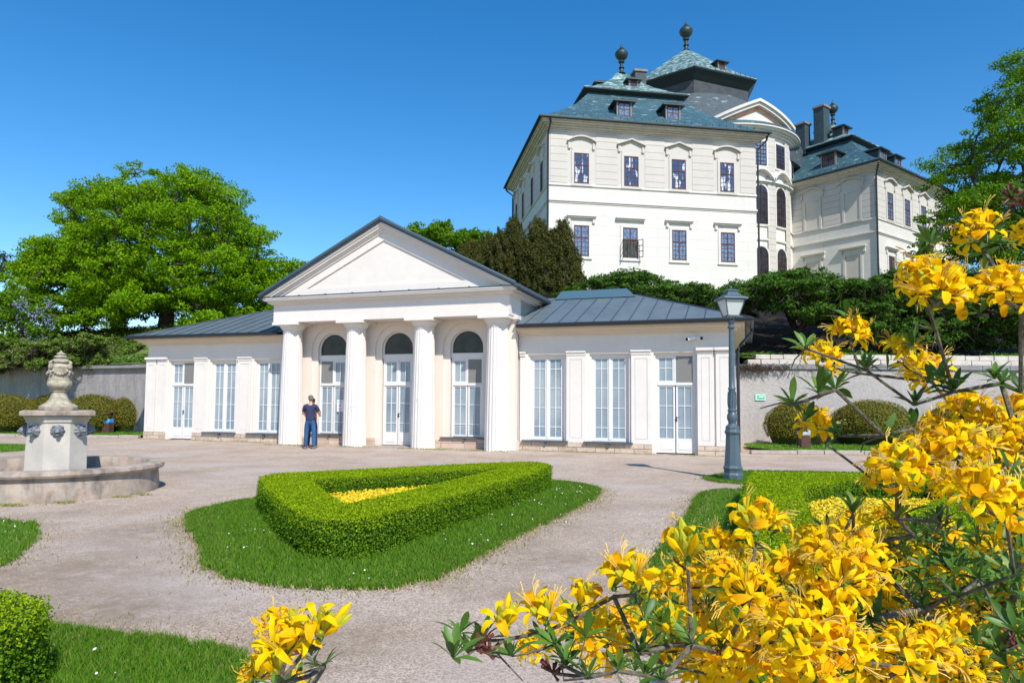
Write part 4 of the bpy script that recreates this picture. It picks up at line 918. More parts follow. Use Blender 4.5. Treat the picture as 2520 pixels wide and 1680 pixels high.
# big spreading tree behind the left wing
big = [(15, 715), (20, 640), (60, 570), (140, 545), (150, 470), (210, 425), (270, 420), (340, 420), (400, 410), (470, 405), (525, 430), (540, 490), (590, 530), (640, 575), (695, 605), (700, 700), (620, 738), (500, 752), (440, 745), (405, 715), (345, 715), (280, 735), (150, 738), (60, 735)]
bx_, by_ = -20.3, 40.3
tree("maple_tree", "large spreading bright green tree on the hill behind the pavilion's left wing", big, 40.5, 4.8, 520, 1.05, .55, 760, .14, M_TREE, (bx_, by_, HZ(bx_, by_)-.1), .42, 11,
     extra=[(20, 650, 0, 1.), (30, 690, 1, 1.1), (50, 620, .5, 1.), (85, 580, 0, 1.), (12, 720, 0, 1.), (60, 740, -1, 1.1), (120, 740, -1, 1.), (180, 735, 1, 1.), (660, 600, .5, .9), (680, 630, 0, 1.), (690, 670, 0, 1.), (650, 710, 1, 1.1), (610, 570, 0, .9), (575, 520, 0, .9), (130, 560, 0, .9), (305, 385, 0, .8), (330, 392, .5, .7), (290, 400, -.3, .6), (420, 398, 0, .8), (450, 400, .6, .9), (500, 425, 0, .9), (150, 470, 0, .9), (170, 455, .4, .8), (148, 500, -.6, .6), (400, 640, -4.5, 1.0), (420, 660, -4.7, .9), (380, 620, -4.3, .9)], trunk_top=(bx_+.1, by_, HZ(bx_, by_)+1.9))
for j, (x, y, lab) in enumerate(((-24.6, 43, "slim dark trunked tree standing under the big spreading tree"), (-17.0, 44, "small shaded tree between the big tree and the pavilion roof"))):
    p = atY(300, 700, y); xx = x/y*F/1.0714+1176
    tree("young_tree", lab, [(xx-95, 640), (xx+95, 640), (xx+110, 735), (xx+20, 770), (xx-110, 735)], y, 2, 26, .9, .55, 420, .19, M_TREE2, (x, y, HZ(x, y)-.1), .16, 60+j, trunk_top=(x, y, HZ(x, y)+2.2))
# trees further back
tree("background_tree", "bright green treetop showing over the pavilion gable beside the yews", [(935, 545), (960, 522), (1000, 515), (1050, 520), (1075, 540), (1120, 535), (1150, 560), (1150, 640), (1000, 640), (950, 600)], 62, 4, 120, .95, .6, 380, .24, M_TREE2, (-7.5, 62, 6.5), .4, 21,
     extra=[(965, 525, 0, 1.1), (1010, 520, 0, 1.2), (1060, 532, 0, 1.), (1130, 552, 0, 1.)], trunk_top=(-7.5, 62, 12))
rt_base = (35.8, 50.0, HZ(35.8, 50.0)-.2)
tree("ash_tree", "tall green tree at the right edge shading the castle wing", [(2120, 590), (2150, 520), (2165, 470), (2150, 420), (2155, 370), (2210, 330), (2235, 300), (2240, 245), (2285, 210), (2310, 170), (2352, 130), (2480, 60), (2700, 80), (2800, 300), (2780, 560), (2600, 640), (2420, 640), (2330, 590), (2250, 610), (2200, 560)], 49, 5.5, 470, 1.45, .7, 760, .18, M_TREE2, rt_base, .5, 31,
     extra=[(2120, 540, -2, 1.0), (2110, 575, -2, .9), (2135, 500, -1, 1.0), (2170, 590, -2, 1.1), (2150, 610, -2, .9), (2190, 575, -3, 1.2), (2210, 540, -3, 1.3), (2180, 540, -3, 1.1), (2195, 500, -3, 1.1), (2240, 590, -3, 1.2)], trunk_top=(35.6, 50, HZ(35.8, 50)+5), droop=.6)
# conifer and lilac at the far left
tree("pine_tree", "dark pine bough at the left edge of the sky", [(-140, 560), (-20, 578), (25, 590), (30, 612), (0, 640), (-140, 640)], 58, 2.5, 26, 1.1, .5, 520, .22, M_PINE, (-46, 58, 6), .3, 41, trunk_top=(-45.5, 58, 12), aspect=3)
e = tree("lilac_bush", "lilac bush with pale violet blossom at the left edge below the big tree", [(-120, 700), (0, 672), (60, 665), (125, 690), (140, 740), (120, 790), (20, 800), (-120, 800)], 36.5, 1.6, 48, .62, .5, 400, .15, M_TREE2, (-26.5, 36.9, HZ(-26.5, 36.9)-.1), .12, 42, cat="bush", trunk_top=(-26.5, 36.9, HZ(-26.5, 36.9)+.7))
R = np.random.default_rng(44); P = []; o = np.array([-26.5, 36.9, HZ(-26.5, 36.9)-.1])
for i in range(24):
    c = atY(R.uniform(40, 135), R.uniform(690, 765) if i < 17 else R.uniform(775, 800), 35.2+R.uniform(-.4, .3)); n = 40; P.append(c+R.normal(0, 1, (n, 3))*np.array([.13, .12, .16])-o)
P = np.concatenate(P); leaves("blossom", P, np.tile([0, -.5, .7], (len(P), 1)), .06, M_LILAC, e, aspect=1.1, seed=4)

def conifer(label, x, y, Y, ytop, yb, hw, seed, m=M_YEW, group="yews below the castle"):
    """columnar yew made of several tight upright spires"""
    R = np.random.default_rng(seed); top = atY(x, ytop, Y); bot = atY(x, yb, Y); w = abs(atY(x+hw, yb, Y)[0]-bot[0]); b = np.array([bot[0], Y, HZ(bot[0], Y)-.2]); H_ = top[2]-b[2]
    e = empty("yew_tree", b, 0, label, "tree", group); P = []; N = []
    sp = [(0, 0, H_, w*.62)]+[(R.uniform(-.75, .75)*w, R.uniform(-.7, .6)*w, H_*R.uniform(.66, .93), w*R.uniform(.38, .55)) for _ in range(6)]
    for sx_, sy_, sh, sw_ in sp:
        nc = int(80*sh*sw_/2.2)+14
        for _ in range(nc):
            t = R.uniform(0, 1)**.9; prof = (.8+.2*math.sin(t/.7*1.57) if t < .7 else max(.04, 1-((t-.7)/.32)**1.5))*sw_; a = R.uniform(0, 6.283); rr = prof*R.uniform(.7, 1.12)
            c = np.array([sx_+rr*math.cos(a), sy_+rr*math.sin(a), t*sh]); cr = sw_*R.uniform(.16, .34); n = 150
            D_ = R.normal(0, 1, (n, 3)); D_ /= np.linalg.norm(D_, axis=1, keepdims=True); q = R.uniform(0, 1, (n, 1))**.5
            L3 = D_*q*np.array([cr, cr, cr*2.0]); L3[:, :2] *= np.clip(1-L3[:, 2:]/(cr*2.6), .25, 1.3); P.append(c+L3+np.stack([.25*L3[:, 2]*math.cos(a), .25*L3[:, 2]*math.sin(a), 0*L3[:, 2]], 1)); N.append(D_+np.array([math.cos(a)*.7, math.sin(a)*.7, .5]))
    leaves("crown", np.concatenate(P), np.concatenate(N), .11, m, e, aspect=2.2, seed=seed, jit=.8)
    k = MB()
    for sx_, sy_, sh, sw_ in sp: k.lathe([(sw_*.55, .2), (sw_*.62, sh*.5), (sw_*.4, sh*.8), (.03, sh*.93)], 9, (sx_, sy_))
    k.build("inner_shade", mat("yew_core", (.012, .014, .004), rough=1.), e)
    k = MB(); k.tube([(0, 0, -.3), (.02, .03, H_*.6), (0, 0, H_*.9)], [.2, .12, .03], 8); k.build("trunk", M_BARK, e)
conifer("low dark yew nearest the pavilion gable", 1075, 0, 40.5, 560, 668, 57, 1)
conifer("dark yew with a broad crown second from the gable", 1120, 0, 41.5, 548, 668, 60, 2)
conifer("tallest dark yew in front of the castle's shaded side", 1180, 0, 40, 505, 668, 52, 3)
conifer("broad dark yew covering the castle corner", 1235, 0, 39, 512, 668, 62, 4)
conifer("dark yew in front of the castle's lowest left window", 1292, 0, 38.5, 515, 668, 57, 5)
conifer("small ragged yew at the right end of the row", 1325, 0, 38, 610, 672, 26, 6)

M_CJ = mat("creeping_sprays", (.1, .2, .03), rough=.75, trans=.15, island=[(.035, .085, .01), (.07, .15, .015), (.15, .22, .025), (.2, .2, .06)], spec=.12)
def juniper(label, poly, Y, depth, ncl, seed, rx=.85, rz_=.30, nleaf=760, size=.17, under=True, group="junipers on the slope", m=None):
    R = np.random.default_rng(seed); P, N, C = crown_pts(poly, Y, depth, ncl, rx, rz_, nleaf, R); C = np.array(C)
    cx_, cy_ = C[:, 0].mean(), C[:, 1].mean()+depth*.3; b = np.array([cx_, cy_, HZ(cx_, cy_)-.1]); e = empty("juniper_bush", b, 0, label, "bush", group)
    leaves("foliage", P-b, N+np.array([0, -.2, .5]), size, m or M_JUN, e, aspect=2.8, jit=.55, seed=seed)
    k = MB(); nodes, par, rr = grow(np.array([0, 0, .2]), [c[:3]-b-np.array([0, 0, .12]) for c in C[::3]], .14, R, rt=.02); branches(k, nodes, par, rr, 5)
    for i in range(ncl*12):
        c = C[R.integers(len(C))]; p = c[:3]-b+R.normal(0, .4, 3)*np.array([1, 1, .1])-np.array([0, 0, .2]); q = p+R.normal(0, .25, 3)-np.array([0, 0, .18]); k.tube([p, (p+q)/2+R.normal(0, .05, 3), q], [.012, .008, .004], 3)
    k.build("branches", M_TW2, e); return e
juniper("spreading juniper seen over the roof of the right wing", [(1285, 680), (1330, 655), (1420, 632), (1480, 632), (1530, 645), (1560, 700), (1480, 720), (1290, 700)], 37, 2.2, 90, 71)
juniper("spreading juniper between the right wing roof and the lamp post", [(1540, 650), (1600, 655), (1660, 668), (1700, 690), (1705, 740), (1560, 740), (1520, 700)], 35, 2.0, 62, 72)
juniper("big juniper arching over a dark hollow right of the lamp post", [(1695, 668), (1740, 645), (1790, 630), (1840, 624), (1890, 640), (1930, 650), (1960, 672), (1965, 735), (1890, 738), (1840, 712), (1760, 700), (1715, 705)], 32.6, 2.6, 120, 73)
juniper("juniper below the castle's inner corner, right of the dark hollow", [(1930, 655), (1990, 650), (2030, 648), (2075, 665), (2085, 770), (1990, 770), (1935, 735)], 32.4, 2.2, 85, 74)
juniper("tall layered juniper under the castle's right wing", [(2040, 640), (2080, 622), (2160, 618), (2230, 625), (2260, 660), (2250, 790), (2080, 790)], 32.5, 2.2, 110, 75)
juniper("juniper at the right edge behind the azalea", [(2225, 640), (2300, 655), (2500, 650), (2600, 790), (2240, 790)], 32, 2.0, 80, 76)
juniper("dark juniper filling the slope behind the big hollow", [(1680, 655), (1760, 640), (1900, 640), (1960, 650), (1960, 700), (1700, 700)], 37.5, 2., 60, 79)
k = MB(); R = random.Random(9)      # bare soil under the junipers, coloured near black to stand for the hollow's shade
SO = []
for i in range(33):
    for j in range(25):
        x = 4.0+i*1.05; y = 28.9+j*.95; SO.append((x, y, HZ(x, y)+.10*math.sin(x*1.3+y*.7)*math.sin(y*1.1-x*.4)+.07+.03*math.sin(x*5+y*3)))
k.add(SO, [(i*25+j, i*25+25+j, i*25+26+j, i*25+j+1) for i in range(32) for j in range(24)]); tag(k.build("shaded_soil", M_SHADE_SOIL, smooth=True), kind="structure")
juniper("low juniper mound above the left retaining wall beside the urn", [(60, 800), (90, 785), (170, 770), (220, 780), (250, 800), (245, 835), (70, 838)], 33.6, 1.2, 46, 77, rx=.6, m=M_CJ)
juniper("dark juniper at the left edge above the wall", [(-60, 790), (0, 780), (60, 795), (70, 840), (-60, 845)], 34.5, 1.2, 36, 78, rx=.6, m=M_CJ)
# ground covers
def cover(name, fx, n, size, m, seed, jx, h=.12, aspect=2.2):
    R = np.random.default_rng(seed); x, y = fx(R, n); z = hill_z(x, y)+.10*np.sin(x*1.3+y*.7)*np.sin(y*1.1-x*.4)
    z = z+np.abs(R.normal(0, h, n))+jx*np.maximum(0, np.sin(x*1.9+3*np.sin(y*.8))*np.sin(y*2.3+x*.6))
    N = np.stack([R.normal(0, .3, n), R.normal(-.3, .3, n), np.ones(n)], 1); return tag(leaves(name, np.stack([x, y, z], 1), N, size, m, None, aspect=aspect, jit=.5, seed=seed), kind="stuff")
def fx(R, n):
    x = R.uniform(-32, -13.5, n); d = 1.4+4.6*R.uniform(0, 1, n)**.8; keep = (x > -18.5) & (d < 3.2); d = np.where(keep, 3.3+R.uniform(0, 2.4, n), d); return x, wall_y(x)+d
cover("creeping_juniper", fx, 60000, .15, M_CJ, 81, .34, h=.10, aspect=2.6)
def fx(R, n): x = R.uniform(-34, -14.3, n); return x, wall_y(x)+R.uniform(.35, 1.15, n)
cover("ivy", fx, 16000, .11, M_IVY, 82, .12, h=.09, aspect=1.4)
def fx(R, n): x = R.uniform(9.2, 34, n); return x, wall_y(x)+R.uniform(.75, 1.7, n)
cover("bank_grass", fx, 9000, .16, M_BLADE, 83, .05, h=.08, aspect=6)
def fx(R, n): x = R.uniform(-60, 5, n); return x, wall_y(x)+R.uniform(2, 26, n)
cover("slope_grass", fx, 60000, .20, M_IVY, 84, .1, h=.08, aspect=3)
# green sprig above the urn, a vine on the slope
R = np.random.default_rng(85); b = np.array([-22.6, 34.9, 0.]); b[2] = HZ(b[0], b[1]); e = empty("young_vine", b, 0, "light green leafy vine on the slope just above the urn", "vine")
P = R.normal(0, 1, (420, 3))*np.array([.6, .15, .28])+np.array([0, 0, .5]); leaves("foliage", P, np.tile([0, -.6, .6], (420, 1)), .14, M_TREE, e, aspect=1.3, seed=3)
k = MB(); k.tube([(0, 0, 0), (.1, 0, .4), (-.2, 0, .8)], [.02, .015, .006], 5); k.build("stem", M_BARK, e)

# clipped yew domes
def dome(label, x, y, r, h, seed, group):
    R = np.random.default_rng(seed); e = empty("topiary_bush", (x, y, .1), 0, label, "bush", group); n = int(5200*r*r+3500)
    u = R.uniform(-.35, 1, n); a = R.uniform(0, 6.283, n); s = np.sqrt(1-u*u); c = h*.42
    nz = 1+.035*np.sin(a*3+u*4+seed)+.02*np.sin(a*7-u*9); P = np.stack([r*s*np.cos(a)*nz, r*s*np.sin(a)*nz, c+(h-c)*u*nz], 1); P[u < 0, 2] = c+c*1.6*u[u < 0]*1.0; P += R.normal(0, .022, P.shape); P[:, 2] = np.maximum(P[:, 2], .03)
    leaves("foliage", P, np.stack([s*np.cos(a), s*np.sin(a), u+.2], 1), .055, M_YEWB, e, aspect=2., jit=.6, seed=seed)
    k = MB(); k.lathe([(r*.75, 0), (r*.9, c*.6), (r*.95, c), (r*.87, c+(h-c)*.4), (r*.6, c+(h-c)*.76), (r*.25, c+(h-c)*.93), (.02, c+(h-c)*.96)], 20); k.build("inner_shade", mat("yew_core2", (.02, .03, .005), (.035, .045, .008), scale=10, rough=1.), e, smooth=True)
gl, gr = "clipped yew domes along the left wall", "clipped yew domes along the right wall"
dome("clipped yew dome at the left edge beyond the fountain", -22.9, 31.3, 1.55, 1.66, 1, gl); dome("small clipped yew dome glimpsed just left of the urn's foot", -22.6, 34.2, 1.2, 1.7, 2, gl)
dome("clipped yew dome behind the litter bin, right of the urn", -18.95, 31.4, 1.22, 1.7, 3, gl); dome("clipped yew dome between the litter bin and the pavilion corner", -17.75, 32.4, 1.0, 1.66, 4, gl)
dome("clipped yew dome nearest the lamp post", 10.65, 26.0, 1.1, 1.6, 5, gr); dome("wide clipped yew dome behind the azalea blossoms", 13.6, 26.3, 1.45, 1.65, 6, gr)
dome("partly hidden clipped yew dome right of the wide one", 17.2, 27.0, 1.1, 1.5, 7, gr); dome("rightmost clipped yew dome behind dense azalea flowers", 21, 26.5, 1.4, 1.6, 8, gr)

# box hedges
def radial(poly, c, n):
    poly = np.array(poly); out = []
    for i in range(n):
        a = 2*math.pi*i/n; d = np.array([math.cos(a), math.sin(a)]); best = None
        for j in range(len(poly)):
            p, q = poly[j]-c, poly[(j+1) % len(poly)]-c; e_ = q-p; det = d[0]*(-e_[1])+e_[0]*d[1]
            if abs(det) < 1e-9: continue
            t = (p[0]*(-e_[1])+e_[0]*p[1])/det; s = (d[0]*p[1]-d[1]*p[0])/det
            if t > 0 and -1e-6 <= s <= 1+1e-6 and (best is None or t > best): best = t
        out.append(c+d*(best or .1))
    return out
def hedge(label, outer, inner, h, dens, size, seed):
    R = np.random.default_rng(seed); O = chaikin(outer, 2); c = np.array(O).mean(0) if inner is None else np.array(inner).mean(0)
    e = empty("box_hedge", (float(c[0]), float(c[1]), 0), 0, label, "hedge", "box hedges round the flower beds"); I = chaikin(inner, 1) if inner else None
    o3 = np.array([c[0], c[1], 0]); P = []; N = []
    a = np.array(O); area = (a.max(0)-a.min(0)).prod()*.5; T = scatter(O, int(dens*area), R, I); P.append(np.column_stack([T, h+R.normal(0, .010, len(T))])); N.append(np.tile([0, 0, 1.], (len(T), 1)))
    for poly, sg in ((O, 1), (I, -1)):
        if poly is None: continue
        poly = np.array(poly); nx_ = np.roll(poly, -1, 0); L_ = np.linalg.norm(nx_-poly, axis=1); n = int(dens*L_.sum()*h*1.15); idx = R.choice(len(poly), n, p=L_/L_.sum()); t = R.uniform(0, 1, (n, 1)); q = poly[idx]*(1-t)+nx_[idx]*t
        d = (nx_-poly)[idx]/L_[idx][:, None]; nr = np.stack([d[:, 1], -d[:, 0]], 1); ar = np.sum(poly[:, 0]*np.roll(poly[:, 1], -1)-np.roll(poly[:, 0], -1)*poly[:, 1]); nr *= (1 if ar > 0 else -1)*sg
        z = R.uniform(.01, h, n); bulge = .02*np.sin(q[:, 0]*9+z*11)*np.sin(q[:, 1]*7)+.0; q = q+nr*(bulge[:, None]+R.normal(0, .024, (n, 1))); P.append(np.column_stack([q, z])); N.append(np.column_stack([nr, np.full(n, .35)]))
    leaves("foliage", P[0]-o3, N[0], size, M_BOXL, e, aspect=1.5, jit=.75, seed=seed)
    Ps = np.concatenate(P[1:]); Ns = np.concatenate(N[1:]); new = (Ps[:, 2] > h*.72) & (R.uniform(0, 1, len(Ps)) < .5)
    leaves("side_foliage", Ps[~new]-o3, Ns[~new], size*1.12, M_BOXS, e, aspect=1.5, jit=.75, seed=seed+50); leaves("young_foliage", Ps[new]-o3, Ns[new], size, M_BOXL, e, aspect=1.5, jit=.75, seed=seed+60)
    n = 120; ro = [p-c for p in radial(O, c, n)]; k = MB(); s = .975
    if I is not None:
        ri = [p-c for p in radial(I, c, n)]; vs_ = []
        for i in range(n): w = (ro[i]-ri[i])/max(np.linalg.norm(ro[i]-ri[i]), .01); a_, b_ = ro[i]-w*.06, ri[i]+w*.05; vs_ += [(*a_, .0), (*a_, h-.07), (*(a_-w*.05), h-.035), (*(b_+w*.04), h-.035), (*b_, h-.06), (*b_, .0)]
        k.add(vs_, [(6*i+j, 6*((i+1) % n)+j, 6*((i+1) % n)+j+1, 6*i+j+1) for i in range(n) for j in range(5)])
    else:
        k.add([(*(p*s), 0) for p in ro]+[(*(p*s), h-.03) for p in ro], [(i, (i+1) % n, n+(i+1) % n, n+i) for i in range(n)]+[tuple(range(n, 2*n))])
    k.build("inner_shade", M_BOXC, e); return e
hedge("triangular clipped box hedge on the central lawn", [(-3.95, 10.75), (-3.85, 11.4), (-3.3, 11.75), (-.1, 13.85), (.55, 13.95), (.78, 13.3), (.55, 12.1), (-1.35, 7.15), (-1.75, 6.95), (-2.2, 7.2)], [(-3.0, 10.5), (-2.95, 10.3), (-1.98, 8.15), (-1.82, 8.2), (-.15, 12.5), (-.22, 12.62)], .41, 8200, .021, 1)
hedge("clipped box hedge on the right lawn behind the azalea", [(4.0, 11.9), (4.4, 12.0), (8.8, 11.6), (8.8, 10.9), (3.0, 4.6), (2.2, 4.6), (1.75, 5.4)], [(4.45, 10.75), (7.0, 10.45), (2.95, 6.2), (2.75, 6.4)], .43, 5200, .023, 2)
hedge("rounded end of a clipped box hedge in the bottom left corner", [(-2.62, 3.3), (-2.52, 3.85), (-2.8, 4.2), (-3.6, 4.45), (-5.5, 4.9), (-6, 3.4), (-3.2, 2.6)], None, .44, 11000, .018, 3)
# yellow bedding flowers
def bed(poly, n, h, seed):
    R = np.random.default_rng(seed); T = scatter(poly, n, R); P = np.column_stack([T, h*R.uniform(.5, 1.1, n)])
    tag(leaves("bedding_flowers", P, np.tile([0, -.3, 1.], (n, 1)), .045, mat("yellow_bedding", (.8, .6, .02), rough=.6, trans=.2, island=[(.85, .62, .01), (.9, .72, .03), (.75, .50, .01), (.5, .5, .05)]), None, aspect=1.2, seed=seed), kind="stuff")
    T = scatter(poly, n, R); P = np.column_stack([T, h*R.uniform(.1, .7, n)]); tag(leaves("bedding_foliage", P, np.tile([0, 0, 1.], (n, 1)), .05, M_BLADE, None, seed=seed), kind="stuff")
bed([(-2.95, 10.45), (-1.9, 8.3), (-.3, 12.4)], 16000, .20, 1); bed([(4.4, 10.4), (6.6, 10.2), (3.1, 6.6), (2.9, 6.8)], 16000, .22, 2)
R = np.random.default_rng(91); P = []
for cx_, cy_, n, s in ((-2.9, 8.9, 6, .3), (-3.3, 8.2, 7, .25), (-2.9, 7.3, 5, .2), (-1.6, 6.5, 4, .25), (.9, 12.4, 40, .35), (.5, 10.9, 22, .35), (.2, 9.4, 10, .4), (-6.4, 8.3, 16, .35), (-2.3, 4.3, 5, .3), (2.6, 9.4, 14, .4), (-.5, 8, 6, .3), (9.6, 23.5, 30, 1.2)):
    P.append(np.column_stack([R.normal(cx_, s, n), R.normal(cy_, s, n), np.full(n, .055 if cy_ < 20 else .17)]))
P = np.concatenate(P); tag(leaves("daisies", P, np.tile([0, -.2, 1.], (len(P), 1)), .022, mat("daisy_white", (.85, .85, .82), rough=.7), None, aspect=1., jit=.3, seed=2), kind="stuff")
# weeds along the foot of the pavilion and the basin, litter on the gravel
R = np.random.default_rng(92); P = []
for i in range(70):
    u = R.uniform(-11.5, 11.6); v = .35 if abs(u) > 4.7 else -.5; v += R.normal(0, .10)-.1; c = PW(u, v, 0); n = int(R.uniform(6, 60)); P.append(np.column_stack([R.normal(c.x, .18, n), R.normal(c.y, .04, n), np.zeros(n)+.02]))
for i in range(26):
    a = R.uniform(-2.9, -.2); c = (-7.93+1.76*math.cos(a), 12.15+1.76*math.sin(a)); n = int(R.uniform(10, 70)); P.append(np.column_stack([R.normal(c[0], .10, n), R.normal(c[1], .04, n), np.zeros(n)+.02]))
P = np.concatenate(P); tag(leaves("weeds", P, np.tile([0, -1., .3], (len(P), 1)), .07, M_DRYG if 'M_DRYG' in globals() else mat("weed_blade", (.2, .25, .05), rough=.8, trans=.2, island=[(.12, .2, .03), (.26, .28, .08), (.32, .26, .12)]), None, aspect=5, seed=3), kind="stuff")
n = 2600; T = np.column_stack([R.uniform(-9, 6, n), R.uniform(3.5, 22, n)]); tag(leaves("twig_litter", np.column_stack([T, np.full(n, .008)]), np.tile([0, 0, 1.], (n, 1)), .05, mat("litter", (.2, .14, .1), rough=.9, island=[(.16, .11, .08), (.30, .23, .17)]), None, aspect=9, jit=.05, seed=5), kind="stuff")

# ------------------------------------------------------------------ lamp post
LP = empty("lamp_post", (4.66, 14.67, 0), rad(8), "blue grey cast iron lamp post with glass lantern on the small lawn", "lamp post")
M_IRON = mat("blue_grey_iron", (.065, .10, .125), (.08, .115, .14), scale=12, rough=.42, spec=.5)
k = MB(); k.lathe([(r*.78, z) for r, z in ((.27, 0), (.27, .12), (.245, .16), (.25, .22), (.27, .24), (.265, .27), (.235, .3), (.21, .55), (.19, .8), (.185, .95), (.215, .98), (.22, 1.02), (.19, 1.05), (.19, 1.12), (.16, 1.14))], 8); k.build("base", M_IRON, LP, bevel=.01)
k = MB(); k.lathe([(.12, 1.13), (.08, 1.18), (.085, 1.22), (.108, 1.28), (.11, 1.34), (.088, 1.40), (.078, 1.42), (.095, 1.44), (.095, 1.47), (.078, 1.49), (.082, 1.6), (.078, 1.75), (.068, 1.88), (.078, 1.9), (.078, 1.93), (.062, 1.95), (.062, 2.2), (.052, 3.1), (.05, 3.18), (.075, 3.2), (.078, 3.23), (.055, 3.26), (.06, 3.3), (.085, 3.33), (.05, 3.36)], 24); k.build("pole", M_IRON, LP, smooth=True)
k = MB()
for j in range(10):
    a = j*math.pi/5
    k.tube([(.082*math.cos(a+.3*t), .082*math.sin(a+.3*t), 1.52+.33*t) for t in (0, .3, .6, 1)], [.006, .014, .012, .005], 5)
k.build("relief", M_IRON, LP)
k = MB()
for j in range(8):
    a = j*math.pi/4; k.tube([(.05*math.cos(a), .05*math.sin(a), 3.34), (.10*math.cos(a), .10*math.sin(a), 3.38), (.11*math.cos(a), .11*math.sin(a), 3.43), (.07*math.cos(a), .07*math.sin(a), 3.46)], .009, 5)
zb_, zt_, rb, rt_ = 3.46, 3.80, .125, .215
k.box(-.135, .135, -.135, .135, zb_-.02, zb_); 
for a, b in ((-1, -1), (1, -1), (1, 1), (-1, 1)): k.tube([(a*rb, b*rb, zb_), (a*rt_, b*rt_, zt_)], .014, 4)
for (a, b), (c, d) in (((-1, -1), (1, -1)), ((1, -1), (1, 1)), ((1, 1), (-1, 1)), ((-1, 1), (-1, -1))): k.tube([(a*rt_, b*rt_, zt_), (c*rt_, d*rt_, zt_)], .014, 4); k.tube([(a*rb, b*rb, zb_), (c*rb, d*rb, zb_)], .014, 4)
k.build("lantern_frame", M_IRON, LP)
M_LG = mat("frosted_lamp_glass", (.80, .84, .82), rough=.3, spec=.5, trans=.35)
for (a, b), (c, d) in (((-1, -1), (1, -1)), ((1, -1), (1, 1)), ((1, 1), (-1, 1)), ((-1, 1), (-1, -1))):
    k = MB(); s = .985; k.add([(a*rb*s, b*rb*s, zb_), (c*rb*s, d*rb*s, zb_), (c*rt_*s, d*rt_*s, zt_), (a*rt_*s, b*rt_*s, zt_)], [(0, 1, 2, 3)]); k.build("glass_pane", M_LG, LP)
k = MB()
def sq(r, z): return [(-r, -r, z), (r, -r, z), (r, r, z), (-r, r, z)]
def sqloft(k, prof):
    vs_ = [];
    for r, z in prof: vs_ += sq(r, z)
    n = len(prof); k.add(vs_, [(4*j+i, 4*j+(i+1) % 4, 4*j+4+(i+1) % 4, 4*j+4+i) for j in range(n-1) for i in range(4)]+[(3, 2, 1, 0), (4*n-4, 4*n-3, 4*n-2, 4*n-1)])
sqloft(k, [(.262, 3.80), (.268, 3.82), (.262, 3.84), (.15, 3.90), (.11, 3.95), (.11, 3.98), (.125, 3.985), (.125, 4.0), (.07, 4.03)]); k.lathe([(.03, 4.03), (.015, 4.05), (.03, 4.07), (.02, 4.10), (.003, 4.12)], 10); k.build("lantern_roof", M_IRON, LP)

# ------------------------------------------------------------------ fountain
FO = empty("fountain", (-7.93, 12.15, 0), math.atan2(7.93, 12.15), "round stone fountain with octagonal pedestal, grey lion masks and lidded urn", "fountain")
M_FS = mat("fountain_stone", (.44, .34, .265), (.32, .245, .19), scale=2.5, rough=.95, c3=(.46, .42, .37), scale3=7, amt3=.5, bump=.4, bscale=25, extra=streaks((.11, .10, .09), .8, (1.6, 1.6, .6), .46, .68))
M_FS2 = mat("pedestal_stone", (.58, .53, .45), (.50, .45, .39), scale=2.5, rough=.9, c3=(.38, .36, .33), scale3=3, amt3=.35, bump=.25, bscale=25)
M_FS3 = mat("lichen_urn_stone", (.50, .43, .31), (.36, .31, .23), scale=6, rough=.95, c3=(.22, .21, .18), scale3=12, amt3=.6, bump=.4, bscale=30)
k = MB(); k.lathe([(1.62, 0), (1.62, .1), (1.60, .36), (1.62, .38)], 96); k.f = k.f[:-2]; k.mi = k.mi[:-2]
k.lathe([(1.62, .38), (1.68, .385), (1.70, .42), (1.69, .47), (1.64, .49), (1.46, .49), (1.44, .45), (1.43, .2)], 96); k.f = k.f[:-2]; k.mi = k.mi[:-2]
k.lathe([(1.45, .2), (1.0, .19), (.3, .19)], 96); k.f = k.f[:-2]; k.mi = k.mi[:-2]
k.build("basin", M_FS, FO, smooth=True)
def octr(r, z, off=22.5): return [(r/math.cos(rad(22.5))*math.cos(rad(off+45*i)), r/math.cos(rad(22.5))*math.sin(rad(off+45*i)), z) for i in range(8)]
def octloft(k, prof):
    vs_ = []
    for r, z in prof: vs_ += octr(r, z)
    n = len(prof); k.add(vs_, [(8*j+i, 8*j+(i+1) % 8, 8*j+8+(i+1) % 8, 8*j+8+i) for j in range(n-1) for i in range(8)]+[tuple(range(7, -1, -1)), tuple(range(8*n-8, 8*n))])
k = MB(); octloft(k, [(.455, .19), (.45, .6), (.435, 1.19), (.455, 1.20), (.465, 1.25), (.49, 1.275), (.49, 1.312)]); k.build("pedestal", M_FS2, FO, bevel=.008)
k = MB(); k.box(-.54, .54, -.54, .54, 1.315, 1.40); k.build("slab", M_FS, FO, bevel=.015)
M_LEAD = mat("lead_grey", (.24, .25, .28), (.13, .14, .16), scale=18, rough=.55, spec=.4, bump=.4, bscale=60)
for i in range(8):
    a = rad(-90+45*i); Mm = Matrix.Rotation(a+math.pi/2, 4, 'Z') @ Matrix.Translation((0, -.44, 1.06)) @ Matrix.Scale(.9, 4) @ Matrix.Rotation(rad(90), 4, 'X')
    k = MB(Mm); k.lathe([(.108, 0), (.115, .02), (.095, .045), (.07, .075)], 24, (0, .0), lambda t, z: 1+.10*math.cos(9*t))
    k.ball((0, .0, .07), .066, 12, (1, 1.05, .9)); k.ball((0, -.015, .125), .036, 10, (1.1, .75, .9)); k.ball((-.03, .03, .11), .018, 8); k.ball((.03, .03, .11), .018, 8)
    for s in (-1, 1): k.ball((s*.07, .075, .05), .026, 8)
    k.ball((0, -.072, .10), .03, 8, (1.2, .6, 1)); k.build("lion_mask", M_LEAD, FO, smooth=True)
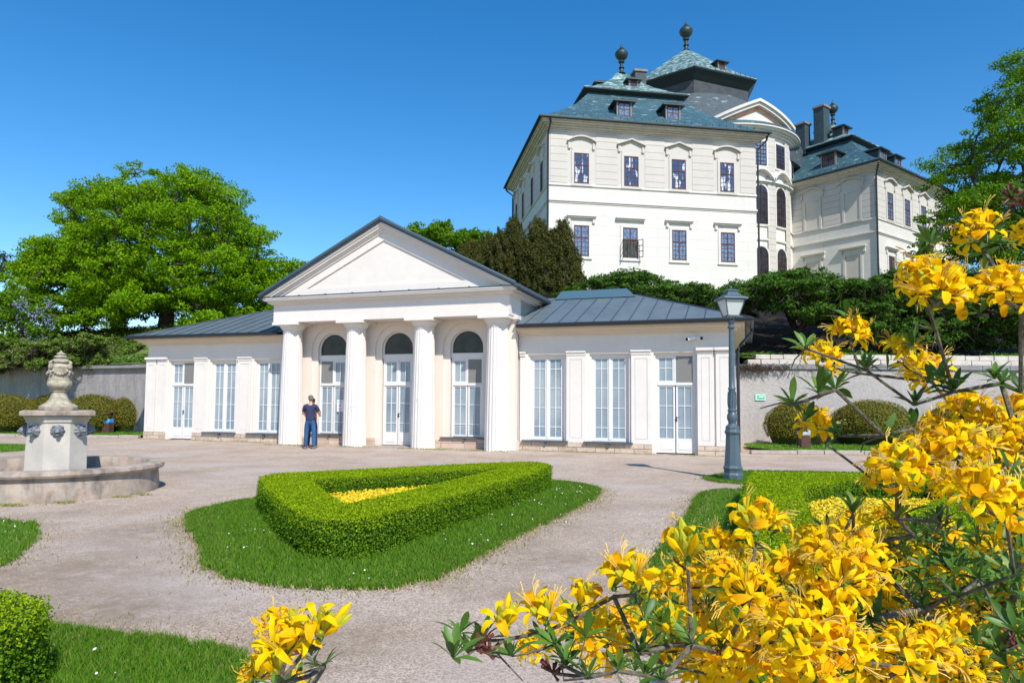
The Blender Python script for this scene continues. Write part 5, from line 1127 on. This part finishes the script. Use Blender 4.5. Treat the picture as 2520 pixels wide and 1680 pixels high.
k = MB(); sc = lambda t, z: 1+.05*math.cos(8*t)*(1 if z < 1.55 else .3)
k.lathe([(r*.84, z) for r, z in [(.32, 1.40), (.335, 1.42), (.33, 1.47), (.27, 1.51), (.22, 1.53), (.17, 1.6), (.135, 1.68), (.125, 1.72), (.155, 1.735), (.12, 1.75), (.14, 1.76), (.19, 1.79), (.225, 1.85), (.22, 1.90), (.205, 1.93), (.215, 1.94), (.195, 1.955), (.20, 2.05), (.205, 2.12), (.215, 2.16), (.17, 2.2), (.14, 2.205), (.14, 2.235), (.175, 2.245), (.17, 2.265), (.125, 2.295), (.085, 2.305), (.085, 2.32), (.12, 2.33), (.11, 2.35), (.06, 2.365), (.06, 2.378), (.085, 2.385), (.07, 2.40), (.03, 2.42), (.01, 2.45)]], 40, (0, 0), sc); u_ = k.build("urn", M_FS3, FO, smooth=True)
k = MB(Matrix.Diagonal((.84, .84, 1, 1)))
for s in range(4):
    a = rad(45+90*s); c, d = math.cos(a), math.sin(a); k.ball((.235*c, .235*d, 2.17), .048, 8, (1, 1, 1.1)); k.ball((.25*c, .25*d, 2.225), .035, 8); k.tube([(.22*c, .22*d, 2.12), (.262*c, .262*d, 2.17), (.24*c, .24*d, 2.25), (.18*c, .18*d, 2.265)], .018, 6)
    k.ball((.235*c, .235*d, 2.07), .03, 8); k.ball((.225*c, .225*d, 2.03), .024, 8)
    for j in range(9):
        t = j/8; b = a+t*math.pi/2; rr = .222; zz = 2.12-.085*math.sin(math.pi*t); k.ball((rr*math.cos(b), rr*math.sin(b), zz), .022+.008*math.sin(math.pi*t), 8)
k.build("garland", M_FS3, u_, smooth=True)
k = MB(); k.lathe([(.008, .22), (1.42, .22)], 48); 
# litter bins
M_BROWN = mat("brown_metal", (.07, .035, .028), (.10, .05, .04), scale=8, rough=.6)
def bin_(label, loc, rz, bag):
    e = empty("litter_bin", loc, rz, label, "litter bin", "litter bins")
    k = MB(); k.box(-.17, .17, -.14, .14, .02, .58); k.box(-.19, -.165, .1, .16, 0, .92); k.box(.165, .19, .1, .16, 0, .92); k.box(-.19, .19, .14, .165, .5, .9); k.build("body", M_BROWN, e, bevel=.01)
    k = MB(); k.add([(-.2, -.16, .86), (.2, -.16, .86), (.2, .17, .92), (-.2, .17, .92), (-.2, -.16, .89), (.2, -.16, .89), (.2, .17, .95), (-.2, .17, .95)], [(0, 3, 2, 1), (4, 5, 6, 7), (0, 1, 5, 4), (1, 2, 6, 5), (2, 3, 7, 6), (3, 0, 4, 7)]); k.build("hood", M_BROWN, e)
    R = random.Random(4); k = MB(); n = 28; vs_ = []
    for rr, z in ((.9, .57), (1.14, .56), (1.2, .50), (1.13, .45)):
        for i in range(n): a = 2*math.pi*i/n; w = rr*(1+.05*R.uniform(-1, 1)); vs_.append((.16*w*max(-1, min(1, 1.35*math.cos(a))), .135*w*max(-1, min(1, 1.35*math.sin(a))), z+.03*R.uniform(-1, 1)+(.06 if math.cos(a) > .3 and z > .5 else 0)))
    k.add(vs_, [(j*n+i, j*n+(i+1) % n, (j+1)*n+(i+1) % n, (j+1)*n+i) for j in range(3) for i in range(n)]); k.build("bag", mat(bag[0], bag[1], rough=.35, spec=.5), e, smooth=True)
bin_("brown litter bin with a blue bag in front of the left yew domes", (-17.95, 30.9, .1), rad(-10), ("blue_bag", (.03, .30, .75)))
bin_("brown litter bin in front of the yew dome near the lamp post", (10.05, 23.9, .1), rad(5), ("grey_bag", (.35, .38, .42)))

# ------------------------------------------------------------------ people
M_SKIN = mat("skin", (.52, .30, .21), rough=.6); M_NAVY = mat("navy_polo", (.028, .035, .085), (.04, .045, .10), scale=8, rough=.85)
M_JEAN = mat("blue_jeans", (.018, .07, .18), (.035, .13, .28), scale=4, rough=.85, stretch=(1, 1, .4)); M_JEAN2 = mat("dark_jeans", (.02, .04, .10), rough=.85)
M_HAIR = mat("grey_hair", (.12, .10, .085), (.22, .19, .17), scale=40, rough=.9); M_HAIR2 = mat("dark_hair", (.03, .018, .012), rough=.8)
M_SHOE = mat("grey_shoe", (.22, .22, .19), rough=.8); M_SAND = mat("red_sandal", (.45, .10, .07), rough=.7)
def skinned(name, verts, edges, radii, m, parent, root=0, sub=2):
    me = bpy.data.meshes.new(name); me.from_pydata(verts, edges, []); o = link_mesh(name, me, m, parent)
    s = o.modifiers.new("skin", 'SKIN'); s.use_smooth_shade = True; s.branch_smoothing = .6
    for i, r in enumerate(radii): sv = me.skin_vertices[0].data[i]; sv.radius = r if isinstance(r, tuple) else (r, r); sv.use_root = (i == root)
    d = o.modifiers.new("sub", 'SUBSURF'); d.levels = sub; d.render_levels = sub; return o
def person(label, loc, rz, H, shirt, jeans, hair, shoe, arms, grp=None):
    e = empty("person", loc, rz, label, "person", grp); s = H/1.80
    V = []; E_ = []; Rr = []
    def v(x, y, z, r, p=None):
        V.append((x*s, y*s, z*s)); Rr.append((r[0]*s, r[1]*s) if isinstance(r, tuple) else r*s); i = len(V)-1
        if p is not None: E_.append((p, i))
        return i
    pel = v(0, 0, .96, (.15, .11)); wa = v(0, 0, 1.10, (.145, .10), pel); ch = v(0, -.01, 1.30, (.165, .115), wa); sh = v(0, -.01, 1.44, (.12, .085), ch); nk = v(0, .01, 1.535, .055, sh); h1 = v(0, .03, 1.60, (.062, .075), nk); h2 = v(0, .025, 1.68, (.076, .09), h1); h3 = v(0, .02, 1.755, (.06, .07), h2)
    ns = v(0, .115, 1.645, .014, h2)
    for q in (-1, 1): v(q*.082, .02, 1.66, .014, h2)
    armpts = {}
    for q in (-1, 1):
        s1 = v(q*.185, -.01, 1.43, .062, sh); el, wr, hd, fd = arms[q]; m_ = tuple((np.array((q*.185, -.01, 1.43))+np.array(el))/2); a = v(*m_, .052, s1); b = v(*el, .045, a); mm = tuple((np.array(el)+np.array(wr))/2); c = v(*mm, .040, b); d = v(*wr, .028, c); h_ = v(*hd, (.038, .022), d); armpts[q] = (el, wr)
        f = np.array(fd); side = np.cross(f, (0, 0, 1.)) if abs(f[2]) < .9 else np.array([1., 0, 0]); side /= max(np.linalg.norm(side), 1e-6)
        for j, (o_, l) in enumerate(((-.028, .062), (-.010, .075), (.010, .07), (.026, .055))):
            p0 = np.array(hd)+f*.035+side*o_; p1 = p0+f*l*.55; p2 = p1+f*l*.3+np.array([0, 0, -.02]); i0 = v(*p0, .010, h_); i1 = v(*p1, .009, i0); v(*p2, .008, i1)
        t0 = np.array(hd)-side*.035; i0 = v(*t0, .011, h_); v(*(t0-side*.02+f*.035), .010, i0)
        hp = v(q*.095, 0, .90, .088, pel); kn = v(q*.12, .01, .50, .058, hp); cf = v(q*.125, -.01, .34, .055, kn); an = v(q*.13, -.02, .09, .04, cf); v(q*.14, .06, .05, .038, an); 
    skinned("body", V, E_, Rr, M_SKIN, e)
    # jeans
    V = []; E_ = []; Rr = []; p0 = v(0, 0, .97, (.165, .125)); v(0, 0, 1.03, (.16, .12), p0)
    for q in (-1, 1): a = v(q*.095, 0, .86, .105, p0); b = v(q*.11, .0, .68, .09, a); c = v(q*.12, .01, .48, .075, b); d = v(q*.13, -.01, .28, .07, c); v(q*.135, -.02, .07, .068, d)
    skinned("jeans", V, E_, Rr, jeans, e)
    V = []; E_ = []; Rr = []; a = v(0, 0, .90, (.172, .13)); a2 = v(0, 0, 1.0, (.172, .13), a); b = v(0, 0, 1.12, (.165, .12), a2); c = v(0, -.01, 1.30, (.182, .13), b); d = v(0, -.01, 1.43, (.150, .105), c); v(0, .0, 1.535, .075, d)
    for q in (-1, 1):
        f = v(q*.175, -.01, 1.425, .078, d); el = armpts[q][0]; t = tuple(np.array((q*.18, -.01, 1.42))*.5+np.array(el)*.5); g = v(*t, .064, f); t = tuple(np.array((q*.18, -.01, 1.42))*.25+np.array(el)*.75); v(*t, .064, g)
    skinned("shirt", V, E_, Rr, shirt, e)
    k = MB(); k.ball((0, .005*s, 1.715*s), .098*s, 18, (.88, 1.0, .82)); k.ball((0, -.02*s, 1.67*s), .088*s, 16, (.9, .9, .8)); k.build("hair", hair, e, smooth=True)
    for q in (-1, 1): k = MB(); k.ball((q*.14*s, .04*s, .045), .05, 12, (.95, 2.5, .75)); k.box(q*.14*s-.045, q*.14*s+.045, -.08, .15, .005, .028); k.build("shoe", shoe, e, smooth=True)
    return e
ARM1 = {1: ((.27, .10, 1.17), (.12, .24, 1.36), (.09, .22, 1.47), (-.3, -.3, .9)), -1: ((-.25, .08, 1.16), (-.02, .26, 1.14), (.06, .27, 1.14), (1., 0, .1))}
ARM2 = {1: ((.27, .05, 1.14), (.20, .24, 1.28), (.17, .27, 1.36), (0, .1, 1)), -1: ((-.25, .02, 1.14), (-.1, .24, 1.08), (-.02, .27, 1.08), (1., 0, 0))}
person("grey haired man in navy polo and blue jeans, seen from behind at the pavilion", (-6.70, 23.12, 0), rad(6), 1.80, M_NAVY, M_JEAN, M_HAIR, M_SHOE, ARM1)
person("person in dark jeans almost hidden behind the man in navy polo", (-6.80, 23.72, 0), rad(10), 1.70, mat("dark_red_top", (.16, .05, .05), rough=.85), M_JEAN2, M_HAIR2, M_SAND, ARM2)

# ------------------------------------------------------------------ azaleas in the foreground
def azex(c_in, c_out):
    return None
M_PET = mat("yellow_petal", (.96, .69, .003), (.94, .60, .002), scale=40, rough=.6, trans=.38, spec=.1)
M_PET2 = mat("orange_petal", (.94, .44, .002), (.94, .54, .003), scale=60, rough=.6, trans=.35, spec=.1)
M_BUD = mat("green_yellow_bud", (.42, .48, .03), (.62, .55, .02), scale=50, rough=.5, trans=.2)
M_STAM = mat("stamen", (.80, .55, .10), rough=.6, trans=.2); M_CAL = mat("calyx", (.12, .22, .03), rough=.7)
M_ALEAF = mat("azalea_leaf", (.1, .22, .03), rough=.45, trans=.3, island=[(.035, .10, .012), (.07, .165, .018), (.12, .24, .028), (.05, .13, .018)], spec=.4)
M_RED = mat("spent_pod", (.10, .03, .022), (.16, .05, .04), scale=50, rough=.8)
def petal(k, M_, ang, L_, w, curl, mi, tubeL=.03, r0_=.006):
    c, s = math.cos(ang), math.sin(ang); rows = []
    st = [(0, 0, .15), (.25, .05, .35), (.45, .22, .75), (.62, .48, 1.0), (.8, .78, .85), (.92, .95, .5), (1, 1.0, .08)]
    vs_ = []
    for t, o_, ww in st:
        rr = r0_+L_*.95*o_; z = tubeL*min(1, t/.45)+(L_*.30*math.sin(min(1, max(0, (t-.45)/.55))*1.6)-curl*L_*max(0, t-.6)**1.4*1.8 if t > .45 else 0)
        hw = w*ww*.5
        for q in (-1, 0, 1):
            zz = z+(.12*hw if q else 0)*1.5; x = rr*c-q*hw*s; y = rr*s+q*hw*c; vs_.append(M_ @ Vector((x+random.gauss(0, .0006), y+random.gauss(0, .0006), zz+random.gauss(0, .0009))))
    fs = [(3*j+i, 3*j+i+1, 3*j+4+i, 3*j+3+i) for j in range(len(st)-1) for i in range(2)]
    k.cur = mi; k.add(vs_, fs)
def flower(k, M_, R, sz=1.):
    a0 = R.uniform(0, 6.28)
    for j in range(5):
        petal(k, M_, a0+j*2*math.pi/5+R.uniform(-.12, .12), R.uniform(.034, .042)*sz, (R.uniform(.017, .021) if j == 0 else R.uniform(.0110, .0145))*sz, R.uniform(.3, 1.6), 1 if j == 0 else 0, .026*sz)
    k.cur = 2
    b = R.uniform(0, 6.28)
    for j in range(5):
        a = b+R.uniform(-.5, .5); l = R.uniform(.05, .07)*sz; p = [(0, 0, .01), (.004*math.cos(a), .004*math.sin(a), .03*sz), (.014*math.cos(a), .014*math.sin(a), l*.85), (.028*math.cos(a), .028*math.sin(a), l)]
        k.tube([M_ @ Vector(q) for q in p], [.0007, .0007, .0006, .0011], 3)
def bud(k, M_, R, sz=1., mi=3):
    L_ = R.uniform(.024, .038)*sz; b = R.uniform(-.006, .006); L_ *= 1.35; k.cur = mi; k.tube([M_ @ Vector(q) for q in ((0, 0, 0), (b*.3, 0, L_*.35), (b, 0, L_*.7), (b*1.6, 0, L_))], [.0022, .005*sz, .0072*sz, .001], 6)
def aim(d, origin):
    d = Vector(d).normalized(); q = d.to_track_quat('Z', 'Y'); return Matrix.Translation(origin) @ q.to_matrix().to_4x4()
CL = []
AZM = [M_PET, M_PET2, M_STAM, M_BUD, M_CAL]
def cluster_mesh(seed, nf, nb, spread=1.):
    R = random.Random(seed); k = MB(); k.cur = 4; k.ball((0, 0, 0), .008, 6)
    ph = R.uniform(0, 6.28)
    for i in range(nf):
        el = rad(R.uniform(-12, 50)) if i > 1 else rad(65); a = ph+i*2.4; d = Vector((math.cos(a)*math.cos(el), math.sin(a)*math.cos(el), math.sin(el))); l = R.uniform(.018, .030)
        k.cur = 4; k.tube([(0, 0, 0), d*l*.6+Vector((0, 0, .004)), d*l], .0016, 3); flower(k, aim(d+Vector((0, 0, .1)), d*l), R, R.uniform(.95, 1.25))
    for i in range(nb):
        a = R.uniform(0, 6.28); el = rad(R.uniform(45, 88)); d = Vector((math.cos(a)*math.cos(el), math.sin(a)*math.cos(el), math.sin(el))); l = R.uniform(.012, .026); k.cur = 4; k.tube([(0, 0, 0), d*l], .0014, 3); bud(k, aim(d, d*l), R, R.uniform(.9, 1.3), 3 if R.random() < .6 else 0)
    me = k.build("flower_cluster_source", AZM, smooth=True).data; return me
for i in range(8): CL.append(cluster_mesh(i, 9+i % 3, 9+i % 4))
CLB = [cluster_mesh(20, 1, 14), cluster_mesh(21, 3, 12)]
for o in list(COL.objects):
    if o.name.startswith("flower_cluster_source"): bpy.data.objects.remove(o)
def leaf_whorl(k, p, d, R, n=7, L_=.075):
    d = Vector(d).normalized(); M_ = aim(d, p)
    for i in range(n):
        a = i*2*math.pi/n+R.uniform(-.3, .3); el = rad(R.uniform(12, 76)); l = L_*R.uniform(.55, 1.15); w = l*.20; c, s = math.cos(a), math.sin(a); vs_ = []
        for t, ww in ((0, .12), (.2, .55), (.45, 1.), (.7, .85), (.9, .38), (1, .03)):
            rr = l*t*math.cos(el); z = l*t*math.sin(el)-.25*l*t*t; hw = w*ww*.5
            for q in (-1, 0, 1): vs_.append(M_ @ Vector((rr*c-q*hw*s, rr*s+q*hw*c, z+(.28*hw if q else 0))))
        k.add(vs_, [(3*j+i2, 3*j+i2+1, 3*j+4+i2, 3*j+3+i2) for j in range(5) for i2 in range(2)])
def azalea(label, base, clusters, whorls, pods, extra_leaves, seed, r0_=.028, fill=None, twigs=0):
    R = random.Random(seed); RN = np.random.default_rng(seed); e = empty("azalea_bush", base, 0, label, "bush"); b = Vector(base); T = []
    for (x, y, d, kind) in clusters:
        Y = 236./d if kind != 'b' else 1.65; Y *= R.uniform(.97, 1.03); T.append(Vector(atY(x, y, Y))-b)
    Wp = [Vector(atY(x, y, Y))-b for x, y, Y in whorls]
    Pp = [Vector(atY(x, y, Y))-b for x, y, Y in pods]
    stem_top = Vector((R.uniform(-.05, .05), 0, .35)); allp = [t-Vector((0, 0, .02)) for t in T]+Wp+Pp
    nodes, par, rr = grow(np.array(stem_top), [np.array(p) for p in allp], r0_, RN, rt=.0026, bend=.085, alpha=.25)
    k = MB(); branches(k, nodes, par, rr, 6); k.tube([(0, 0, -.05), tuple(stem_top*.5), tuple(stem_top)], [r0_*1.3, r0_*1.1, r0_], 8)
    for _ in range(twigs):
        i = R.randrange(1, len(nodes)); p = Vector(nodes[i]); q = p+Vector((R.gauss(0, .045), R.gauss(0, .06), R.gauss(.0, .04))); m_ = (p+q)/2+Vector((R.gauss(0, .015), R.gauss(0, .015), R.gauss(0, .015))); k.tube([p, m_, q], [.0035, .0025, .0015], 4)
        if R.random() < .5: Wp.append(q)
    k.build("branches", M_TWIG, e, smooth=True)
    kinds = [c[3] for c in clusters]
    for t, kd in zip(T, kinds):
        me = R.choice(CL) if kd == 'f' else R.choice(CLB); o = bpy.data.objects.new("flower_cluster", me); COL.objects.link(o); o.parent = e; o.location = t; s = R.uniform(.92, 1.15)*(1 if kd == 'f' else 1.1); o.scale = (s, s, s)
        tilt = Vector((R.gauss(0, .35), R.gauss(-.35, .3), 1)).normalized(); o.rotation_euler = (tilt.to_track_quat('Z', 'Y') @ Matrix.Rotation(R.uniform(0, 6.28), 3, 'Z').to_quaternion()).to_euler()
    k = MB()
    for p in Wp: leaf_whorl(k, p, (R.gauss(0, .35), R.gauss(-.1, .35), 1), R, R.randint(8, 12), R.uniform(.065, .095))
    for t in T:
        if R.random() < .55: leaf_whorl(k, t+Vector((R.gauss(0, .03), R.gauss(.02, .02), -.045)), (R.gauss(0, .6), R.gauss(-.2, .5), .6), R, R.randint(3, 5), .065)
    if fill:
        for _ in range(fill[0]):
            x, y, Y = R.uniform(*fill[1]), R.uniform(*fill[2]), R.uniform(*fill[3])
            if not fill[4](x, y): continue
            leaf_whorl(k, Vector(atY(x, y, Y))-b, (R.gauss(0, .6), R.gauss(-.2, .6), .8), R, R.randint(4, 7), R.uniform(.055, .085))
    k.build("leaves", M_ALEAF, e, smooth=True)
    if Pp:
        k = MB()
        for p in Pp:
            for _ in range(16): d = Vector((R.gauss(0, 1), R.gauss(0, 1), R.gauss(.9, .6))).normalized(); k.tube([p, p+d*R.uniform(.018, .042)], [.0016, .0042], 5)
        k.build("seed_pods", M_RED, e)
    return e
f = 'f'
BIG = [(2247, 540, 130, f), (2155, 680, 148, f), (2120, 655, 140, f), (2300, 672, 150, f), (2345, 690, 140, f), (1952, 770, 105, f), (1890, 828, 100, f), (2062, 815, 115, f), (2140, 862, 112, f), (1872, 985, 112, f), (2372, 545, 110, f),
    (2215, 950, 112, f), (2270, 985, 120, f), (2330, 950, 115, f), (2150, 1000, 112, f), (2060, 1075, 145, f), (2120, 1050, 130, f), (2200, 1030, 135, f), (2290, 1060, 125, f), (2040, 1110, 120, f), (2240, 1140, 160, f), (2310, 1170, 150, f), (2345, 1010, 130, f), (2345, 1240, 110, f), (2280, 1260, 100, f),
    (1765, 1205, 78, f), (1650, 1262, 100, f), (1590, 1290, 90, f), (1855, 1255, 110, f), (1960, 1235, 120, f), (1905, 1270, 140, f), (1985, 1300, 160, f), (1940, 1345, 160, f), (1720, 1370, 150, f), (1800, 1330, 130, f), (1665, 1330, 115, f), (1560, 1335, 105, f), (1500, 1345, 95, f), (1600, 1390, 100, f),
    (1890, 1415, 165, f), (1830, 1470, 170, f), (1930, 1490, 165, f), (1760, 1440, 130, f), (2140, 1490, 140, f), (2075, 1510, 150, f), (2190, 1450, 120, f), (1365, 1420, 90, f), (1300, 1425, 85, f), (1390, 1480, 130, f), (1445, 1450, 120, f), (1340, 1470, 100, f), (1230, 1490, 85, f),
    (1620, 1430, 110, f), (1655, 1480, 140, f), (1560, 1510, 100, f), (1690, 1540, 130, f), (1605, 1555, 110, f), (1770, 1550, 120, f), (1860, 1560, 150, f), (2000, 1560, 140, f), (2250, 1540, 120, f), (2120, 1575, 130, f), (1700, 1290, 90, f), (1830, 1390, 110, f), (2040, 1200, 90, f), (2180, 1115, 100, f), (2330, 1450, 100, f), (1740, 1500, 100, f), (1950, 1580, 130, f),
    (1410, 1350, 85, 'b'), (1455, 1345, 85, 'b'), (1155, 1450, 80, 'b'), (1255, 1430, 85, 'b'), (1330, 1395, 85, 'b'), (1580, 1290, 85, 'b'), (1545, 1460, 80, 'b'), (1735, 1225, 80, 'b'), (2110, 1300, 105, f), (2180, 1330, 95, f), (2260, 1400, 105, f), (2330, 1360, 110, f), (2040, 1390, 120, f), (2200, 1560, 130, f), (2320, 1540, 120, f), (2130, 1400, 100, f), (2290, 1470, 105, f), (2060, 1270, 100, f), (2170, 1240, 100, f)]
WH = [(2140, 560, 1.75), (2330, 470, 1.8), (2120, 590, 1.8), (2150, 760, 1.85), (1850, 800, 2.0), (1880, 905, 1.7), (1820, 930, 1.75), (1920, 895, 1.7), (1990, 850, 1.9), (1930, 1000, 1.9), (2030, 1000, 1.8), (2100, 930, 1.9), (2190, 900, 1.9), (2300, 880, 1.9), (2345, 900, 1.8), (2100, 985, 1.8), (2060, 1190, 1.7), (2160, 1200, 1.6), (2100, 1230, 1.8), (1960, 1180, 1.8), (2330, 1320, 1.6), (2250, 1330, 1.8),
      (1075, 1500, 1.6), (1110, 1470, 1.7), (1275, 1480, 1.6), (1300, 1530, 1.55), (1420, 1540, 1.5), (1480, 1550, 1.5), (1590, 1480, 1.6), (1350, 1555, 1.5), (2200, 1370, 1.7), (2120, 1400, 1.9), (2300, 1500, 1.6), (1990, 1420, 1.8), (1470, 1500, 1.6), (1520, 1560, 1.5)]
PD = [(1105, 1480, 1.62), (1120, 1500, 1.62), (1270, 1545, 1.6), (2320, 455, 1.8), (2350, 470, 1.75), (2330, 1480, 1.6)]
azalea("large yellow azalea in full flower filling the right foreground", (1.9, 2.15, 0), BIG, WH, PD, 0, 5, r0_=.017,
       fill=(1100, (1850, 2500), (1150, 1750), (1.8, 3.0), lambda x, y: y > 1180+max(0, (2150-x))*.75), twigs=120)
SM = [(635, 1440, 105, f), (700, 1475, 85, 'b'), (735, 1465, 85, 'b'), (625, 1515, 100, f), (655, 1500, 85, 'b'), (590, 1555, 95, f), (670, 1575, 95, f), (640, 1550, 90, 'b')]
azalea("small yellow azalea poking up at the bottom edge, left of centre", (-.62, 2.0, 0), SM, [(745, 1530, 1.9), (700, 1600, 1.9), (560, 1600, 1.9), (640, 1640, 2.0)], [(690, 1500, 1.9)], 0, 9, r0_=.009, twigs=10)
